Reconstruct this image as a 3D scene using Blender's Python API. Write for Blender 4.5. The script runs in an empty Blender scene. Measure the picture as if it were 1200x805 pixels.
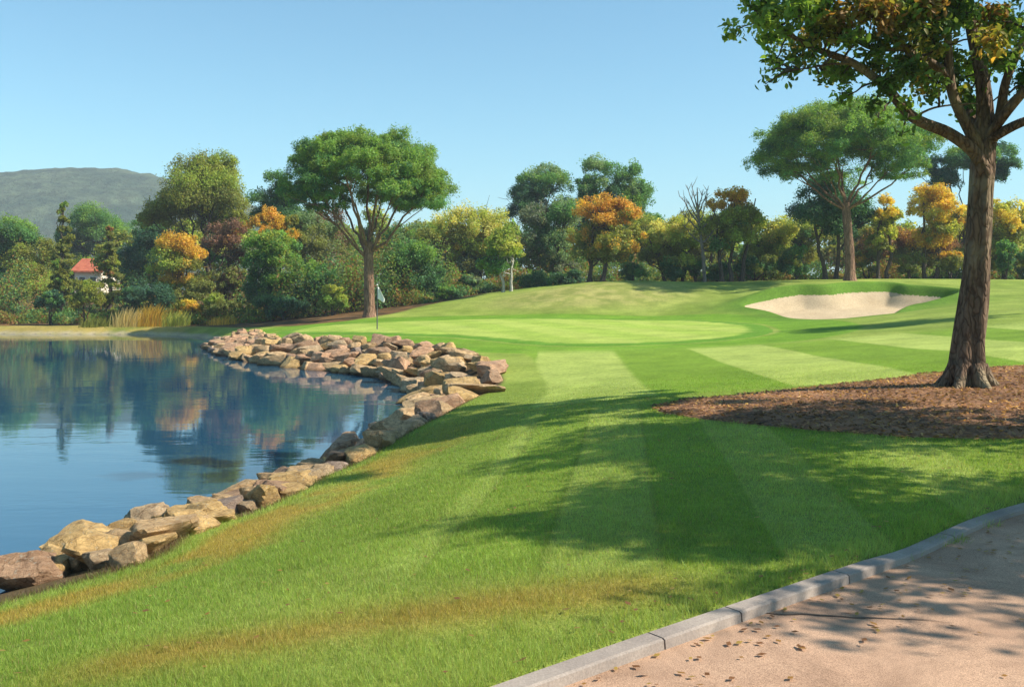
import bpy, bmesh, math, random
import numpy as np
from mathutils import Vector, Matrix, noise as mnoise
from mathutils.geometry import delaunay_2d_cdt

random.seed(7)
RNG = np.random.default_rng(11)
SC = bpy.context.scene
COL = SC.collection
F = 1152.0          # focal length in photo pixels (photo is 1200 wide)
HZ = 345.0          # photo row of the eye level
EYE = 1.75          # eye height over the path datum
WATER = -2.9 + EYE  # pond level

# ------------------------------------------------------------------ helpers
def P(px, py, Y):
    return Vector(((px - 600) / F * Y, Y, EYE + (HZ - py) / F * Y))

def tag(o, label=None, cat=None, group=None, kind=None):
    if label: o['label'] = label
    if cat: o['category'] = cat
    if group: o['group'] = group
    if kind: o['kind'] = kind
    return o

def empty(name, loc, label=None, cat=None, group=None, rz=0):
    o = bpy.data.objects.new(name, None)
    o.empty_display_size = 0.3
    COL.objects.link(o)
    o.location = loc
    o.rotation_euler = (0, 0, rz)
    return tag(o, label, cat, group)

def link(name, me, mat=None, parent=None, world=True):
    """one mesh object; vertices are given in world space and shifted to the parent's base"""
    o = bpy.data.objects.new(name, me)
    COL.objects.link(o)
    if mat is not None: me.materials.append(mat)
    if parent is not None:
        o.parent = parent
        if world:
            p = parent
            m = Matrix.Identity(4)
            chain = []
            while p is not None:
                chain.append(p); p = p.parent
            for q in reversed(chain):
                m = m @ (Matrix.Translation(q.location) @ q.rotation_euler.to_matrix().to_4x4())
            o.matrix_parent_inverse = Matrix.Identity(4)
            me.transform(m.inverted())
    return o

def np_mesh(name, verts, faces, smooth=False, cols=None):
    """verts (n,3), faces (m,k) with fixed k"""
    me = bpy.data.meshes.new(name)
    verts = np.ascontiguousarray(verts, dtype=np.float32)
    faces = np.ascontiguousarray(faces, dtype=np.int32)
    n, (m, k) = len(verts), faces.shape
    me.vertices.add(n); me.vertices.foreach_set('co', verts.ravel())
    me.loops.add(m * k); me.loops.foreach_set('vertex_index', faces.ravel())
    me.polygons.add(m)
    me.polygons.foreach_set('loop_start', np.arange(m, dtype=np.int32) * k)
    me.polygons.foreach_set('loop_total', np.full(m, k, dtype=np.int32))
    if smooth: me.polygons.foreach_set('use_smooth', np.ones(m, dtype=bool))
    if cols is not None:
        a = me.attributes.new('Col', 'FLOAT_COLOR', 'POINT')
        c = np.ones((n, 4), dtype=np.float32); c[:, :3] = cols
        a.data.foreach_set('color', c.ravel())
    me.update(calc_edges=True)
    return me

def hash2(ix, iy, seed):
    h = (ix.astype(np.int64) * 374761393 + iy.astype(np.int64) * 668265263 + seed * 1442695041) & 0xFFFFFFFF
    h = ((h ^ (h >> 13)) * 1274126177) & 0xFFFFFFFF
    h = h ^ (h >> 16)
    return (h & 0xFFFFFF) / float(0xFFFFFF)

def vnoise(x, y, seed=0):
    ix, iy = np.floor(x), np.floor(y)
    fx, fy = x - ix, y - iy
    fx = fx * fx * (3 - 2 * fx); fy = fy * fy * (3 - 2 * fy)
    a = hash2(ix, iy, seed); b = hash2(ix + 1, iy, seed)
    c = hash2(ix, iy + 1, seed); d = hash2(ix + 1, iy + 1, seed)
    return (a * (1 - fx) + b * fx) * (1 - fy) + (c * (1 - fx) + d * fx) * fy

def fbm(x, y, seed=0, oct=4):
    s = 0; a = 0.5; t = 0
    for k in range(oct):
        s = s + a * vnoise(x * 2 ** k, y * 2 ** k, seed + k * 17); t += a; a *= 0.5
    return s / t

def sstep(a, b, x):
    t = np.clip((x - a) / (b - a), 0, 1)
    return t * t * (3 - 2 * t)

def poly_sd(x, y, poly):
    """signed distance to a closed polygon, positive inside"""
    p = np.asarray(poly, float)
    d2 = np.full(x.shape, 1e18); ins = np.zeros(x.shape, bool)
    for i in range(len(p)):
        a, b = p[i], p[(i + 1) % len(p)]
        ex, ey = b - a
        wx, wy = x - a[0], y - a[1]
        t = np.clip((wx * ex + wy * ey) / (ex * ex + ey * ey + 1e-12), 0, 1)
        d2 = np.minimum(d2, (wx - ex * t) ** 2 + (wy - ey * t) ** 2)
        c = (a[1] <= y) != (b[1] <= y)
        with np.errstate(divide='ignore', invalid='ignore'):
            xi = a[0] + (y - a[1]) * ex / (ey if abs(ey) > 1e-12 else 1e-12)
        ins ^= c & (x < xi)
    d = np.sqrt(d2)
    return np.where(ins, d, -d)

def catmull(pts, n=6, closed=True):
    p = [np.asarray(q, float) for q in pts]; out = []
    N = len(p)
    rng = range(N) if closed else range(N - 1)
    for i in rng:
        if closed:
            a, b, c, d = p[i - 1], p[i], p[(i + 1) % N], p[(i + 2) % N]
        else:
            a, b, c, d = p[max(i - 1, 0)], p[i], p[i + 1], p[min(i + 2, N - 1)]
        for k in range(n):
            t = k / n
            out.append(0.5 * ((2 * b) + (-a + c) * t + (2 * a - 5 * b + 4 * c - d) * t * t + (-a + 3 * b - 3 * c + d) * t ** 3))
    if not closed: out.append(p[-1])
    return np.array(out)

# ------------------------------------------------------------------ materials
def newmat(name):
    m = bpy.data.materials.new(name); m.use_nodes = True
    nt = m.node_tree; nt.nodes.clear()
    out = nt.nodes.new('ShaderNodeOutputMaterial')
    return m, nt, out

def N(nt, typ, **kw):
    n = nt.nodes.new(typ)
    for k, v in kw.items():
        if k in n.inputs: n.inputs[k].default_value = v
        else: setattr(n, k, v)
    return n

def pbsdf(nt, out, rough=0.8, spec=0.3):
    b = nt.nodes.new('ShaderNodeBsdfPrincipled')
    b.inputs['Roughness'].default_value = rough
    b.inputs['Specular IOR Level'].default_value = spec
    nt.links.new(b.outputs[0], out.inputs[0])
    return b

def ramp(nt, fac, stops):
    r = nt.nodes.new('ShaderNodeValToRGB')
    e = r.color_ramp.elements
    while len(e) < len(stops): e.new(0.5)
    for i, (p, c) in enumerate(stops):
        e[i].position = p; e[i].color = (*c, 1) if len(c) == 3 else c
    nt.links.new(fac, r.inputs[0])
    return r.outputs[0]

def pos(nt):
    return nt.nodes.new('ShaderNodeNewGeometry').outputs['Position']

def noise_tex(nt, scale, detail=4, vec=None, rough=0.55, dist=0.0):
    n = nt.nodes.new('ShaderNodeTexNoise')
    n.inputs['Scale'].default_value = scale; n.inputs['Detail'].default_value = detail
    n.inputs['Roughness'].default_value = rough; n.inputs['Distortion'].default_value = dist
    if vec is not None: nt.links.new(vec, n.inputs['Vector'])
    return n.outputs['Fac']

def scaled(nt, vec, s):
    m = nt.nodes.new('ShaderNodeMapping'); m.inputs['Scale'].default_value = s
    nt.links.new(vec, m.inputs['Vector'])
    return m.outputs[0]

def mixc(nt, a, b, fac, mode='MIX'):
    m = nt.nodes.new('ShaderNodeMix'); m.data_type = 'RGBA'; m.blend_type = mode
    def put(sock, v):
        if isinstance(v, (tuple, list)): sock.default_value = (*v, 1) if len(v) == 3 else v
        elif isinstance(v, (int, float)): sock.default_value = v
        else: nt.links.new(v, sock)
    put(m.inputs[0], fac); put(m.inputs[6], a); put(m.inputs[7], b)
    return m.outputs[2]

def bump(nt, bsdf, h, strength=0.5, dist=0.02):
    b = nt.nodes.new('ShaderNodeBump')
    b.inputs['Strength'].default_value = strength; b.inputs['Distance'].default_value = dist
    nt.links.new(h, b.inputs['Height']); nt.links.new(b.outputs[0], bsdf.inputs['Normal'])
    return b

def m_ground():
    m, nt, out = newmat('turf')
    b = pbsdf(nt, out, 0.9, 0.1)
    a = N(nt, 'ShaderNodeAttribute', attribute_name='Col')
    p = pos(nt)
    v1 = ramp(nt, noise_tex(nt, 0.7, 5, p), [(0.3, (0.82, 0.84, 0.8)), (0.7, (1.16, 1.13, 1.1))])
    v2 = ramp(nt, noise_tex(nt, 9, 6, p, 0.7), [(0.28, (0.66, 0.7, 0.6)), (0.72, (1.3, 1.24, 1.2))])
    v3 = ramp(nt, noise_tex(nt, 70, 4, p, 0.7), [(0.3, (0.6, 0.64, 0.55)), (0.7, (1.38, 1.32, 1.3))])
    c = mixc(nt, mixc(nt, mixc(nt, a.outputs['Color'], v1, 1, 'MULTIPLY'), v2, 1, 'MULTIPLY'), v3, 1, 'MULTIPLY')
    nt.links.new(c, b.inputs['Base Color'])
    bump(nt, b, noise_tex(nt, 55, 5, p, 0.7), 0.7, 0.03)
    return m

def m_leaf():
    m, nt, out = newmat('foliage')
    a = N(nt, 'ShaderNodeAttribute', attribute_name='Col')
    b = nt.nodes.new('ShaderNodeBsdfPrincipled')
    b.inputs['Roughness'].default_value = 0.55; b.inputs['Specular IOR Level'].default_value = 0.25
    nt.links.new(a.outputs['Color'], b.inputs['Base Color'])
    t = nt.nodes.new('ShaderNodeBsdfTranslucent')
    nt.links.new(mixc(nt, a.outputs['Color'], (1.5, 1.45, 0.8), 1, 'MULTIPLY'), t.inputs[0])
    mx = N(nt, 'ShaderNodeMixShader'); mx.inputs[0].default_value = 0.45
    nt.links.new(b.outputs[0], mx.inputs[1]); nt.links.new(t.outputs[0], mx.inputs[2])
    nt.links.new(mx.outputs[0], out.inputs[0])
    return m

def m_bark(name, c1, c2, s=6.0, strength=0.8, lichen=None):
    m, nt, out = newmat(name)
    b = pbsdf(nt, out, 0.9, 0.15)
    p = nt.nodes.new('ShaderNodeTexCoord').outputs['Object']
    dn = nt.nodes.new('ShaderNodeTexNoise'); dn.inputs['Scale'].default_value = 3.0; nt.links.new(p, dn.inputs['Vector'])
    pa = N(nt, 'ShaderNodeVectorMath', operation='MULTIPLY_ADD'); pa.inputs[1].default_value = (0.16, 0.16, 0.5)
    nt.links.new(dn.outputs['Color'], pa.inputs[0]); nt.links.new(p, pa.inputs[2])
    q = scaled(nt, pa.outputs[0], (s, s, s * 0.22))
    n1 = noise_tex(nt, 1.6, 6, q, 0.65, 0.6)
    v = nt.nodes.new('ShaderNodeTexVoronoi'); v.feature = 'DISTANCE_TO_EDGE'; v.inputs['Scale'].default_value = 2.0
    nt.links.new(q, v.inputs['Vector'])
    c = ramp(nt, n1, [(0.3, c1), (0.68, c2)])
    crack = ramp(nt, v.outputs[0], [(0.0, (0.45, 0.42, 0.4)), (0.16, (1, 1, 1))])
    c = mixc(nt, c, crack, 0.75, 'MULTIPLY')
    if lichen:
        big = ramp(nt, noise_tex(nt, 1.1, 4, p), [(0.5, (0, 0, 0)), (0.68, (1, 1, 1))])
        c = mixc(nt, c, lichen, big)
    nt.links.new(c, b.inputs['Base Color'])
    mh = N(nt, 'ShaderNodeMath', operation='ADD')
    nt.links.new(n1, mh.inputs[0])
    mm = N(nt, 'ShaderNodeMath', operation='MINIMUM'); mm.inputs[1].default_value = 0.2
    nt.links.new(v.outputs[0], mm.inputs[0])
    m3 = N(nt, 'ShaderNodeMath', operation='MULTIPLY'); m3.inputs[1].default_value = 3.0
    nt.links.new(mm.outputs[0], m3.inputs[0]); nt.links.new(m3.outputs[0], mh.inputs[1])
    bump(nt, b, mh.outputs[0], strength, 0.03)
    return m

def m_rock():
    m, nt, out = newmat('stone')
    b = pbsdf(nt, out, 0.88, 0.2)
    oi = nt.nodes.new('ShaderNodeObjectInfo')
    p = nt.nodes.new('ShaderNodeTexCoord').outputs['Object']
    ad = N(nt, 'ShaderNodeVectorMath', operation='ADD')
    nt.links.new(p, ad.inputs[0])
    cr = N(nt, 'ShaderNodeCombineXYZ')
    mu = N(nt, 'ShaderNodeMath', operation='MULTIPLY'); mu.inputs[1].default_value = 40
    nt.links.new(oi.outputs['Random'], mu.inputs[0]); nt.links.new(mu.outputs[0], cr.inputs[0])
    nt.links.new(cr.outputs[0], ad.inputs[1])
    q = ad.outputs[0]
    v1 = ramp(nt, noise_tex(nt, 2.2, 5, q), [(0.3, (0.66, 0.62, 0.6)), (0.7, (1.22, 1.2, 1.16))])
    v2 = ramp(nt, noise_tex(nt, 16, 6, q, 0.7), [(0.3, (0.72, 0.7, 0.68)), (0.7, (1.2, 1.2, 1.2))])
    strat = ramp(nt, noise_tex(nt, 2.5, 4, scaled(nt, q, (1, 1, 5)), 0.6, 0.4), [(0.35, (0.8, 0.75, 0.7)), (0.6, (1.1, 1.1, 1.1))])
    c = mixc(nt, mixc(nt, mixc(nt, oi.outputs['Color'], v1, 1, 'MULTIPLY'), v2, 1, 'MULTIPLY'), strat, 1, 'MULTIPLY')
    # wet band just over the water line
    sx = N(nt, 'ShaderNodeSeparateXYZ'); nt.links.new(pos(nt), sx.inputs[0])
    mr = N(nt, 'ShaderNodeMapRange'); mr.inputs[1].default_value = WATER + 0.03; mr.inputs[2].default_value = WATER + 0.11
    nt.links.new(sx.outputs[2], mr.inputs[0])
    c = mixc(nt, mixc(nt, c, (0.42, 0.40, 0.36), 1, 'MULTIPLY'), c, mr.outputs[0])
    # fractures
    dn = nt.nodes.new('ShaderNodeTexNoise'); dn.inputs['Scale'].default_value = 2.5; nt.links.new(q, dn.inputs['Vector'])
    va = N(nt, 'ShaderNodeVectorMath', operation='MULTIPLY_ADD'); va.inputs[1].default_value = (0.5, 0.5, 0.5)
    nt.links.new(dn.outputs['Color'], va.inputs[0]); nt.links.new(q, va.inputs[2])
    vo = nt.nodes.new('ShaderNodeTexVoronoi'); vo.feature = 'DISTANCE_TO_EDGE'; vo.inputs['Scale'].default_value = 1.3
    nt.links.new(va.outputs[0], vo.inputs['Vector'])
    fr = ramp(nt, vo.outputs[0], [(0.0, (0.35, 0.31, 0.28)), (0.035, (1, 1, 1))])
    c = mixc(nt, c, fr, 0.7, 'MULTIPLY')
    # lichen flecks
    lf = ramp(nt, noise_tex(nt, 9, 3, q, 0.6), [(0.60, (0, 0, 0)), (0.66, (0.6, 0.6, 0.6))])
    c = mixc(nt, c, (0.42, 0.39, 0.30), lf)
    nt.links.new(c, b.inputs['Base Color'])
    h = N(nt, 'ShaderNodeMath', operation='ADD')
    nt.links.new(noise_tex(nt, 6, 8, q, 0.65), h.inputs[0]); nt.links.new(noise_tex(nt, 30, 4, q, 0.7), h.inputs[1])
    bump(nt, b, h.outputs[0], 0.8, 0.06)
    return m

def m_simple(name, c1, c2, scale, rough=0.85, bs=0.3, bd=0.01, spec=0.2, fine=None, stain=False):
    m, nt, out = newmat(name)
    b = pbsdf(nt, out, rough, spec)
    p = pos(nt)
    c = ramp(nt, noise_tex(nt, scale, 6, p, 0.62), [(0.32, c1), (0.68, c2)])
    fs = fine or scale * 14
    v = ramp(nt, noise_tex(nt, fs, 3, p, 0.7), [(0.3, (0.8, 0.8, 0.8)), (0.7, (1.15, 1.15, 1.15))])
    c = mixc(nt, c, v, 1, 'MULTIPLY')
    if stain:
        st = ramp(nt, noise_tex(nt, 0.9, 6, p, 0.75, 1.2), [(0.42, (0, 0, 0)), (0.62, (0.55,) * 3)])
        c = mixc(nt, c, tuple(k * 0.55 for k in c1), st)
        gr = ramp(nt, noise_tex(nt, 210, 2, p, 0.6), [(0.36, (0.55, 0.53, 0.5)), (0.5, (1, 1, 1)), (0.68, (1.3, 1.28, 1.25))])
        c = mixc(nt, c, gr, 1, 'MULTIPLY')
    nt.links.new(c, b.inputs['Base Color'])
    bump(nt, b, noise_tex(nt, fs, 5, p, 0.7), bs, bd)
    return m

def m_water():
    m, nt, out = newmat('pond_water')
    b = pbsdf(nt, out, 0.03, 0.5)
    b.inputs['Base Color'].default_value = (0.014, 0.070, 0.128, 1)
    b.inputs['IOR'].default_value = 1.5
    p = pos(nt)
    n1 = noise_tex(nt, 1.0, 3, scaled(nt, p, (0.55, 1.5, 1)), 0.5, 0.3)
    n2 = noise_tex(nt, 1.0, 2, scaled(nt, p, (3.0, 6.5, 1)), 0.5)
    patch = ramp(nt, noise_tex(nt, 0.09, 3, scaled(nt, p, (0.7, 1.6, 1))), [(0.42, (0.25,) * 3), (0.62, (1,) * 3)])
    a = N(nt, 'ShaderNodeMath', operation='MULTIPLY_ADD'); a.inputs[1].default_value = 0.22
    nt.links.new(n2, a.inputs[0]); nt.links.new(n1, a.inputs[2])
    mu = N(nt, 'ShaderNodeMath', operation='MULTIPLY'); nt.links.new(a.outputs[0], mu.inputs[0]); nt.links.new(patch, mu.inputs[1])
    bump(nt, b, mu.outputs[0], 0.26, 0.03)
    return m

def m_flat(name, c, rough=0.5, spec=0.3):
    m, nt, out = newmat(name)
    b = pbsdf(nt, out, rough, spec); p = pos(nt)
    v = ramp(nt, noise_tex(nt, 6, 4, p), [(0.3, tuple(k * 0.88 for k in c)), (0.7, c)])
    nt.links.new(v, b.inputs['Base Color'])
    return m

def m_roof():
    m, nt, out = newmat('roof_tiles')
    b = pbsdf(nt, out, 0.85, 0.2)
    p = nt.nodes.new('ShaderNodeTexCoord').outputs['Object']
    w = N(nt, 'ShaderNodeTexWave', Scale=2.2, Distortion=0.3); w.bands_direction = 'X'
    nt.links.new(p, w.inputs[0])
    c = mixc(nt, ramp(nt, noise_tex(nt, 2, 5, p), [(0.3, (0.36, 0.09, 0.05)), (0.7, (0.55, 0.17, 0.09))]),
             ramp(nt, w.outputs[0], [(0, (0.7,) * 3), (0.5, (1.05,) * 3)]), 1, 'MULTIPLY')
    nt.links.new(c, b.inputs['Base Color'])
    bump(nt, b, w.outputs[0], 0.6, 0.05)
    return m

def m_hill():
    m, nt, out = newmat('hill_scrub')
    b = pbsdf(nt, out, 0.95, 0.05); p = pos(nt)
    c = ramp(nt, noise_tex(nt, 0.02, 6, p, 0.7), [(0.38, (0.035, 0.06, 0.035)), (0.6, (0.09, 0.12, 0.065))])
    v = ramp(nt, noise_tex(nt, 0.11, 5, p, 0.75), [(0.38, (0.6,) * 3), (0.62, (1.25,) * 3)])
    nt.links.new(mixc(nt, c, v, 1, 'MULTIPLY'), b.inputs['Base Color'])
    bump(nt, b, noise_tex(nt, 0.15, 5, p, 0.7), 1.0, 4)
    return m

M = dict(
    turf=m_ground(), leaf=m_leaf(), rock=m_rock(), water=m_water(), hill=m_hill(), roof=m_roof(),
    bark_near=m_bark('bark_furrowed', (0.075, 0.05, 0.036), (0.23, 0.15, 0.10), 7.0, 1.0, lichen=(0.30, 0.24, 0.15)),
    bark_red=m_bark('bark_reddish', (0.12, 0.07, 0.045), (0.34, 0.20, 0.13), 3.5),
    bark_dark=m_bark('bark_dark', (0.05, 0.04, 0.03), (0.13, 0.10, 0.075), 4),
    bark_grey=m_bark('bark_grey', (0.12, 0.10, 0.08), (0.28, 0.24, 0.2), 4),
    bark_pale=m_bark('bark_pale', (0.35, 0.33, 0.29), (0.6, 0.57, 0.5), 4),
    sand=m_simple('bunker_sand', (0.41, 0.31, 0.19), (0.51, 0.395, 0.25), 0.8, 0.95, 0.4, 0.02),
    path=m_simple('path_concrete', (0.40, 0.245, 0.16), (0.53, 0.345, 0.23), 1.1, 0.9, 0.5, 0.005, fine=120, stain=True),
    kerb=m_simple('kerb_concrete', (0.23, 0.19, 0.165), (0.37, 0.31, 0.26), 2.2, 0.9, 0.4, 0.006, fine=90),
    mulch=m_simple('bark_mulch', (0.17, 0.085, 0.046), (0.38, 0.20, 0.105), 1.2, 0.95, 0.9, 0.03, fine=38),
    plaster=m_flat('wall_plaster', (0.72, 0.62, 0.5), 0.9), glass=m_flat('window_dark', (0.03, 0.035, 0.04), 0.1, 0.5),
    pole=m_flat('pole_paint', (0.10, 0.10, 0.10), 0.4), flagcloth=m_flat('flag_cloth', (0.8, 0.78, 0.74), 0.8),
    white=m_flat('white_paint', (0.8, 0.79, 0.76), 0.5), crack=m_flat('crack_dirt', (0.10, 0.07, 0.05), 0.95),
)
# putting green uses the turf material too (attribute colour)

# ------------------------------------------------------------------ terrain
CP = np.array([  # x, y, height relative to the eye
    (0, 0, -1.75), (-3, 3, -1.8), (3, 3, -1.72), (6, 5, -1.7), (0, -30, -1.75), (-30, -20, -1.9), (35, -20, -1.6),
    (1, 10, -1.75), (0, 6, -1.74), (2.5, 6.5, -1.71), (4.2, 8, -1.7), (-1, 7, -1.86), (-2.5, 7.5, -2.22), (-3.3, 8.8, -2.56), (-4.2, 7.2, -2.5), (-3.5, 5, -2.05),
    (-8, 3, -2.4), (0.5, 15, -1.9), (-1.1, 14.5, -2.3), (0.9, 20, -2.02), (0.6, 24, -2.1), (0.2, 28, -2.0),
    (3, 14, -1.72), (7.1, 15.4, -1.48), (10, 16, -1.4), (12, 10, -1.5), (5, 17, -1.63), (6, 11, -1.62),
    (4, 24, -1.85), (10, 25, -1.42), (3, 34, -1.87), (11, 23, -1.25), (17, 36, -0.95), (14, 38, -1.3), (9, 36, -1.68), (24, 50, -0.4), (20, 30, -0.8), (30, 40, -0.4),
    (-4, 38, -1.84), (-8, 44, -2.0), (-6.9, 50, -1.78), (0, 50, -1.58), (5, 58, -1.41), (12, 48, -1.5), (-2, 58, -1.5),
    (-13, 46.5, -2.35), (-17, 56, -2.45), (-12, 57, -2.05),
    (0, 63, -1.32), (6, 70, 0.7), (3, 66, -0.4), (10, 70, 0.75), (14, 66, -0.1), (-5, 66, -1.2), (-10, 66, -1.55), (9, 62, -1.2),
    (17, 55, -1.32), (22, 56.5, -1.1), (28, 60, -0.3), (15, 61, -0.65), (20, 64, 0.2), (27, 66, 0.45), (24, 72, 1.0), (33, 72, 1.0), (16, 73, 0.85),
    (-2.5, 74, -0.1), (10, 80, 0.9), (25, 85, 1.2), (42, 80, 1.2), (-20, 76, -2.1), (-30, 76, -2.3), (-46, 78, -2.3), (-25, 90, -1.6),
    (0, 105, 1.0), (40, 110, 1.5), (-40, 110, -0.3), (60, 50, 0.2), (60, 10, -0.8), (-70, 100, -1.0), (-90, 60, -2.0), (-80, -10, -2.2)], float)

def tps_fit(cp, lam=1e-3):
    xy = cp[:, :2] / 40.0; n = len(cp)
    r2 = ((xy[:, None] - xy[None]) ** 2).sum(-1)
    K = np.where(r2 > 0, 0.5 * r2 * np.log(r2 + 1e-20), 0) + lam * np.eye(n)
    Pm = np.c_[np.ones(n), xy]
    A = np.zeros((n + 3, n + 3)); A[:n, :n] = K; A[:n, n:] = Pm; A[n:, :n] = Pm.T
    return np.linalg.solve(A, np.r_[cp[:, 2], 0, 0, 0])
TW = tps_fit(CP)

def land(x, y):
    """open ground without the pond, in world z"""
    x = np.asarray(x, float); y = np.asarray(y, float)
    r = np.hypot(x, y); k = np.minimum(1, 130 / np.maximum(r, 1e-6))
    X, Y = x * k / 40.0, y * k / 40.0
    z = TW[-3] + TW[-2] * X + TW[-1] * Y
    for i in range(len(CP)):
        r2 = (X - CP[i, 0] / 40) ** 2 + (Y - CP[i, 1] / 40) ** 2
        z = z + TW[i] * 0.5 * r2 * np.log(r2 + 1e-20)
    z = np.clip(z, -2.6, 1.7)
    z = z + 0.05 * (fbm(x * 0.25, y * 0.25, 3) - 0.5) * sstep(6, 14, r)
    return z + EYE

def wpt(px, py):
    Y = (EYE - WATER) * F / (py - HZ)
    return ((px - 600) / F * Y, Y)
SHORE_PX = [(0, 690), (50, 668), (90, 652), (150, 628), (195, 617), (250, 597), (290, 579), (333, 567), (367, 552), (397, 540), (453, 517),
            (477, 495), (488, 475), (485, 462), (453, 446), (387, 436), (330, 430), (287, 424), (252, 414), (243, 408), (252, 401), (236, 396), (200, 393.2),
            (150, 392), (90, 391.6), (40, 391.5), (0, 391.2)]
SHORE = [wpt(*p) for p in SHORE_PX]
POND = catmull([(-16, 2.5), (-7.5, 6.8)] + SHORE + [(-46, 73), (-62, 71), (-88, 62), (-95, 35), (-70, 8), (-40, 1)], 5)

def bank_w(x, y):
    w = 1.35 + 0.0 * y + 0.85 * sstep(19, 25, y) + 0.7 * sstep(28, 36, y)
    far = sstep(54, 62, y)
    return w * (1 - far) + 1.3 * far

# bunker outline, path and bed outlines are laid out on the ground
def hit(px, py, f=None):
    f = f or land
    ys = np.geomspace(2.0, 140, 4000)
    xs = (px - 600) / F * ys; zs = EYE + (HZ - py) / F * ys
    g = f(xs, ys)
    k = np.argmax(zs <= g)
    if zs[k] > g[k]: k = len(ys) - 1
    return np.array((xs[k], ys[k]))

BUNKER = catmull([hit(*p) for p in [(868, 358), (900, 365), (925, 372.5), (965, 374), (1010, 371), (1060, 361), (1085, 355), (1120, 350), (1092, 346.5), (1062, 344.5), (1040, 341.2), (1000, 341.5), (968, 344.5), (935, 344.8), (900, 350)]], 6)
KERB = catmull([(-12, -8), (-6, -1.2), (-2.6, 2.1), (-0.06, 4.30), (1.25, 5.42), (2.52, 6.53), (4.2, 8.06), (7.6, 10.1), (13, 12.0), (24, 13.5), (40, 13)], 8, closed=False)
def offset_line(line, d):
    t = np.gradient(line, axis=0); t /= np.linalg.norm(t, axis=1)[:, None]
    return line + np.c_[t[:, 1], -t[:, 0]] * d
PATH = np.vstack([KERB, offset_line(KERB, 3.7)[::-1]])
GREEN = catmull([hit(*p) for p in [(318, 392), (345, 385.5), (400, 379.5), (480, 376), (580, 374), (700, 373.5), (810, 375), (880, 379), (912, 386), (900, 393), (845, 400), (760, 405), (670, 406.5), (600, 403), (525, 396), (420, 393.2)]], 6)
BED = catmull([hit(*p) for p in [(768, 483), (800, 471), (870, 464.5), (960, 455), (1050, 445), (1110, 437), (1180, 431), (1260, 432), (1330, 450), (1340, 490), (1260, 512), (1190, 516), (1100, 515), (980, 508), (860, 497)]], 6)

def height(x, y, bare=False):
    x = np.asarray(x, float); y = np.asarray(y, float)
    z = land(x, y)
    # bunker hollow with a raised lip on its far side
    s = poly_sd(x, y, BUNKER)
    z = z - (0.85 * sstep(-0.05, 1.3, s) - 0.12 * (fbm(x * 0.6, y * 0.6, 71) - 0.5) * sstep(0.3, 1.2, s))
    lip = np.where(s < -0.35, np.exp(-((s + 0.35) / 0.9) ** 2), sstep(0.35, -0.35, s)) * sstep(60.0, 63.0, y + 0.25 * (x - 20))
    z = z + 0.55 * lip
    # bed is slightly mounded
    sb = poly_sd(x, y, BED)
    z = z + 0.05 * sstep(-0.2, 0.8, sb)
    # path is one kerb height lower
    sp = poly_sd(x, y, PATH)
    z = z - 0.075 * sstep(-0.03, 0.02, sp)
    # pond
    d = -poly_sd(x, y, POND)
    w = bank_w(x, y)
    t = np.clip(d / w, 0, 1) ** 0.85
    zb = WATER - 0.06 + (z - WATER + 0.06) * t
    return np.where(d < 0, np.maximum(WATER - 0.06 + d * 0.6, WATER - 1.3), np.where(d < w, np.minimum(zb, np.maximum(z, zb)), z))

def height1(x, y):
    return float(height(np.array([x]), np.array([y]))[0])

WOODLINE = np.array([(-120, 75), (-46, 75.5), (-30, 75), (-23, 72), (-18, 66), (-14, 62.5), (-11, 64), (-8, 68), (-5, 73), (-2, 76), (3, 78), (10, 79), (22, 81), (45, 81), (140, 70)], float)

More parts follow.
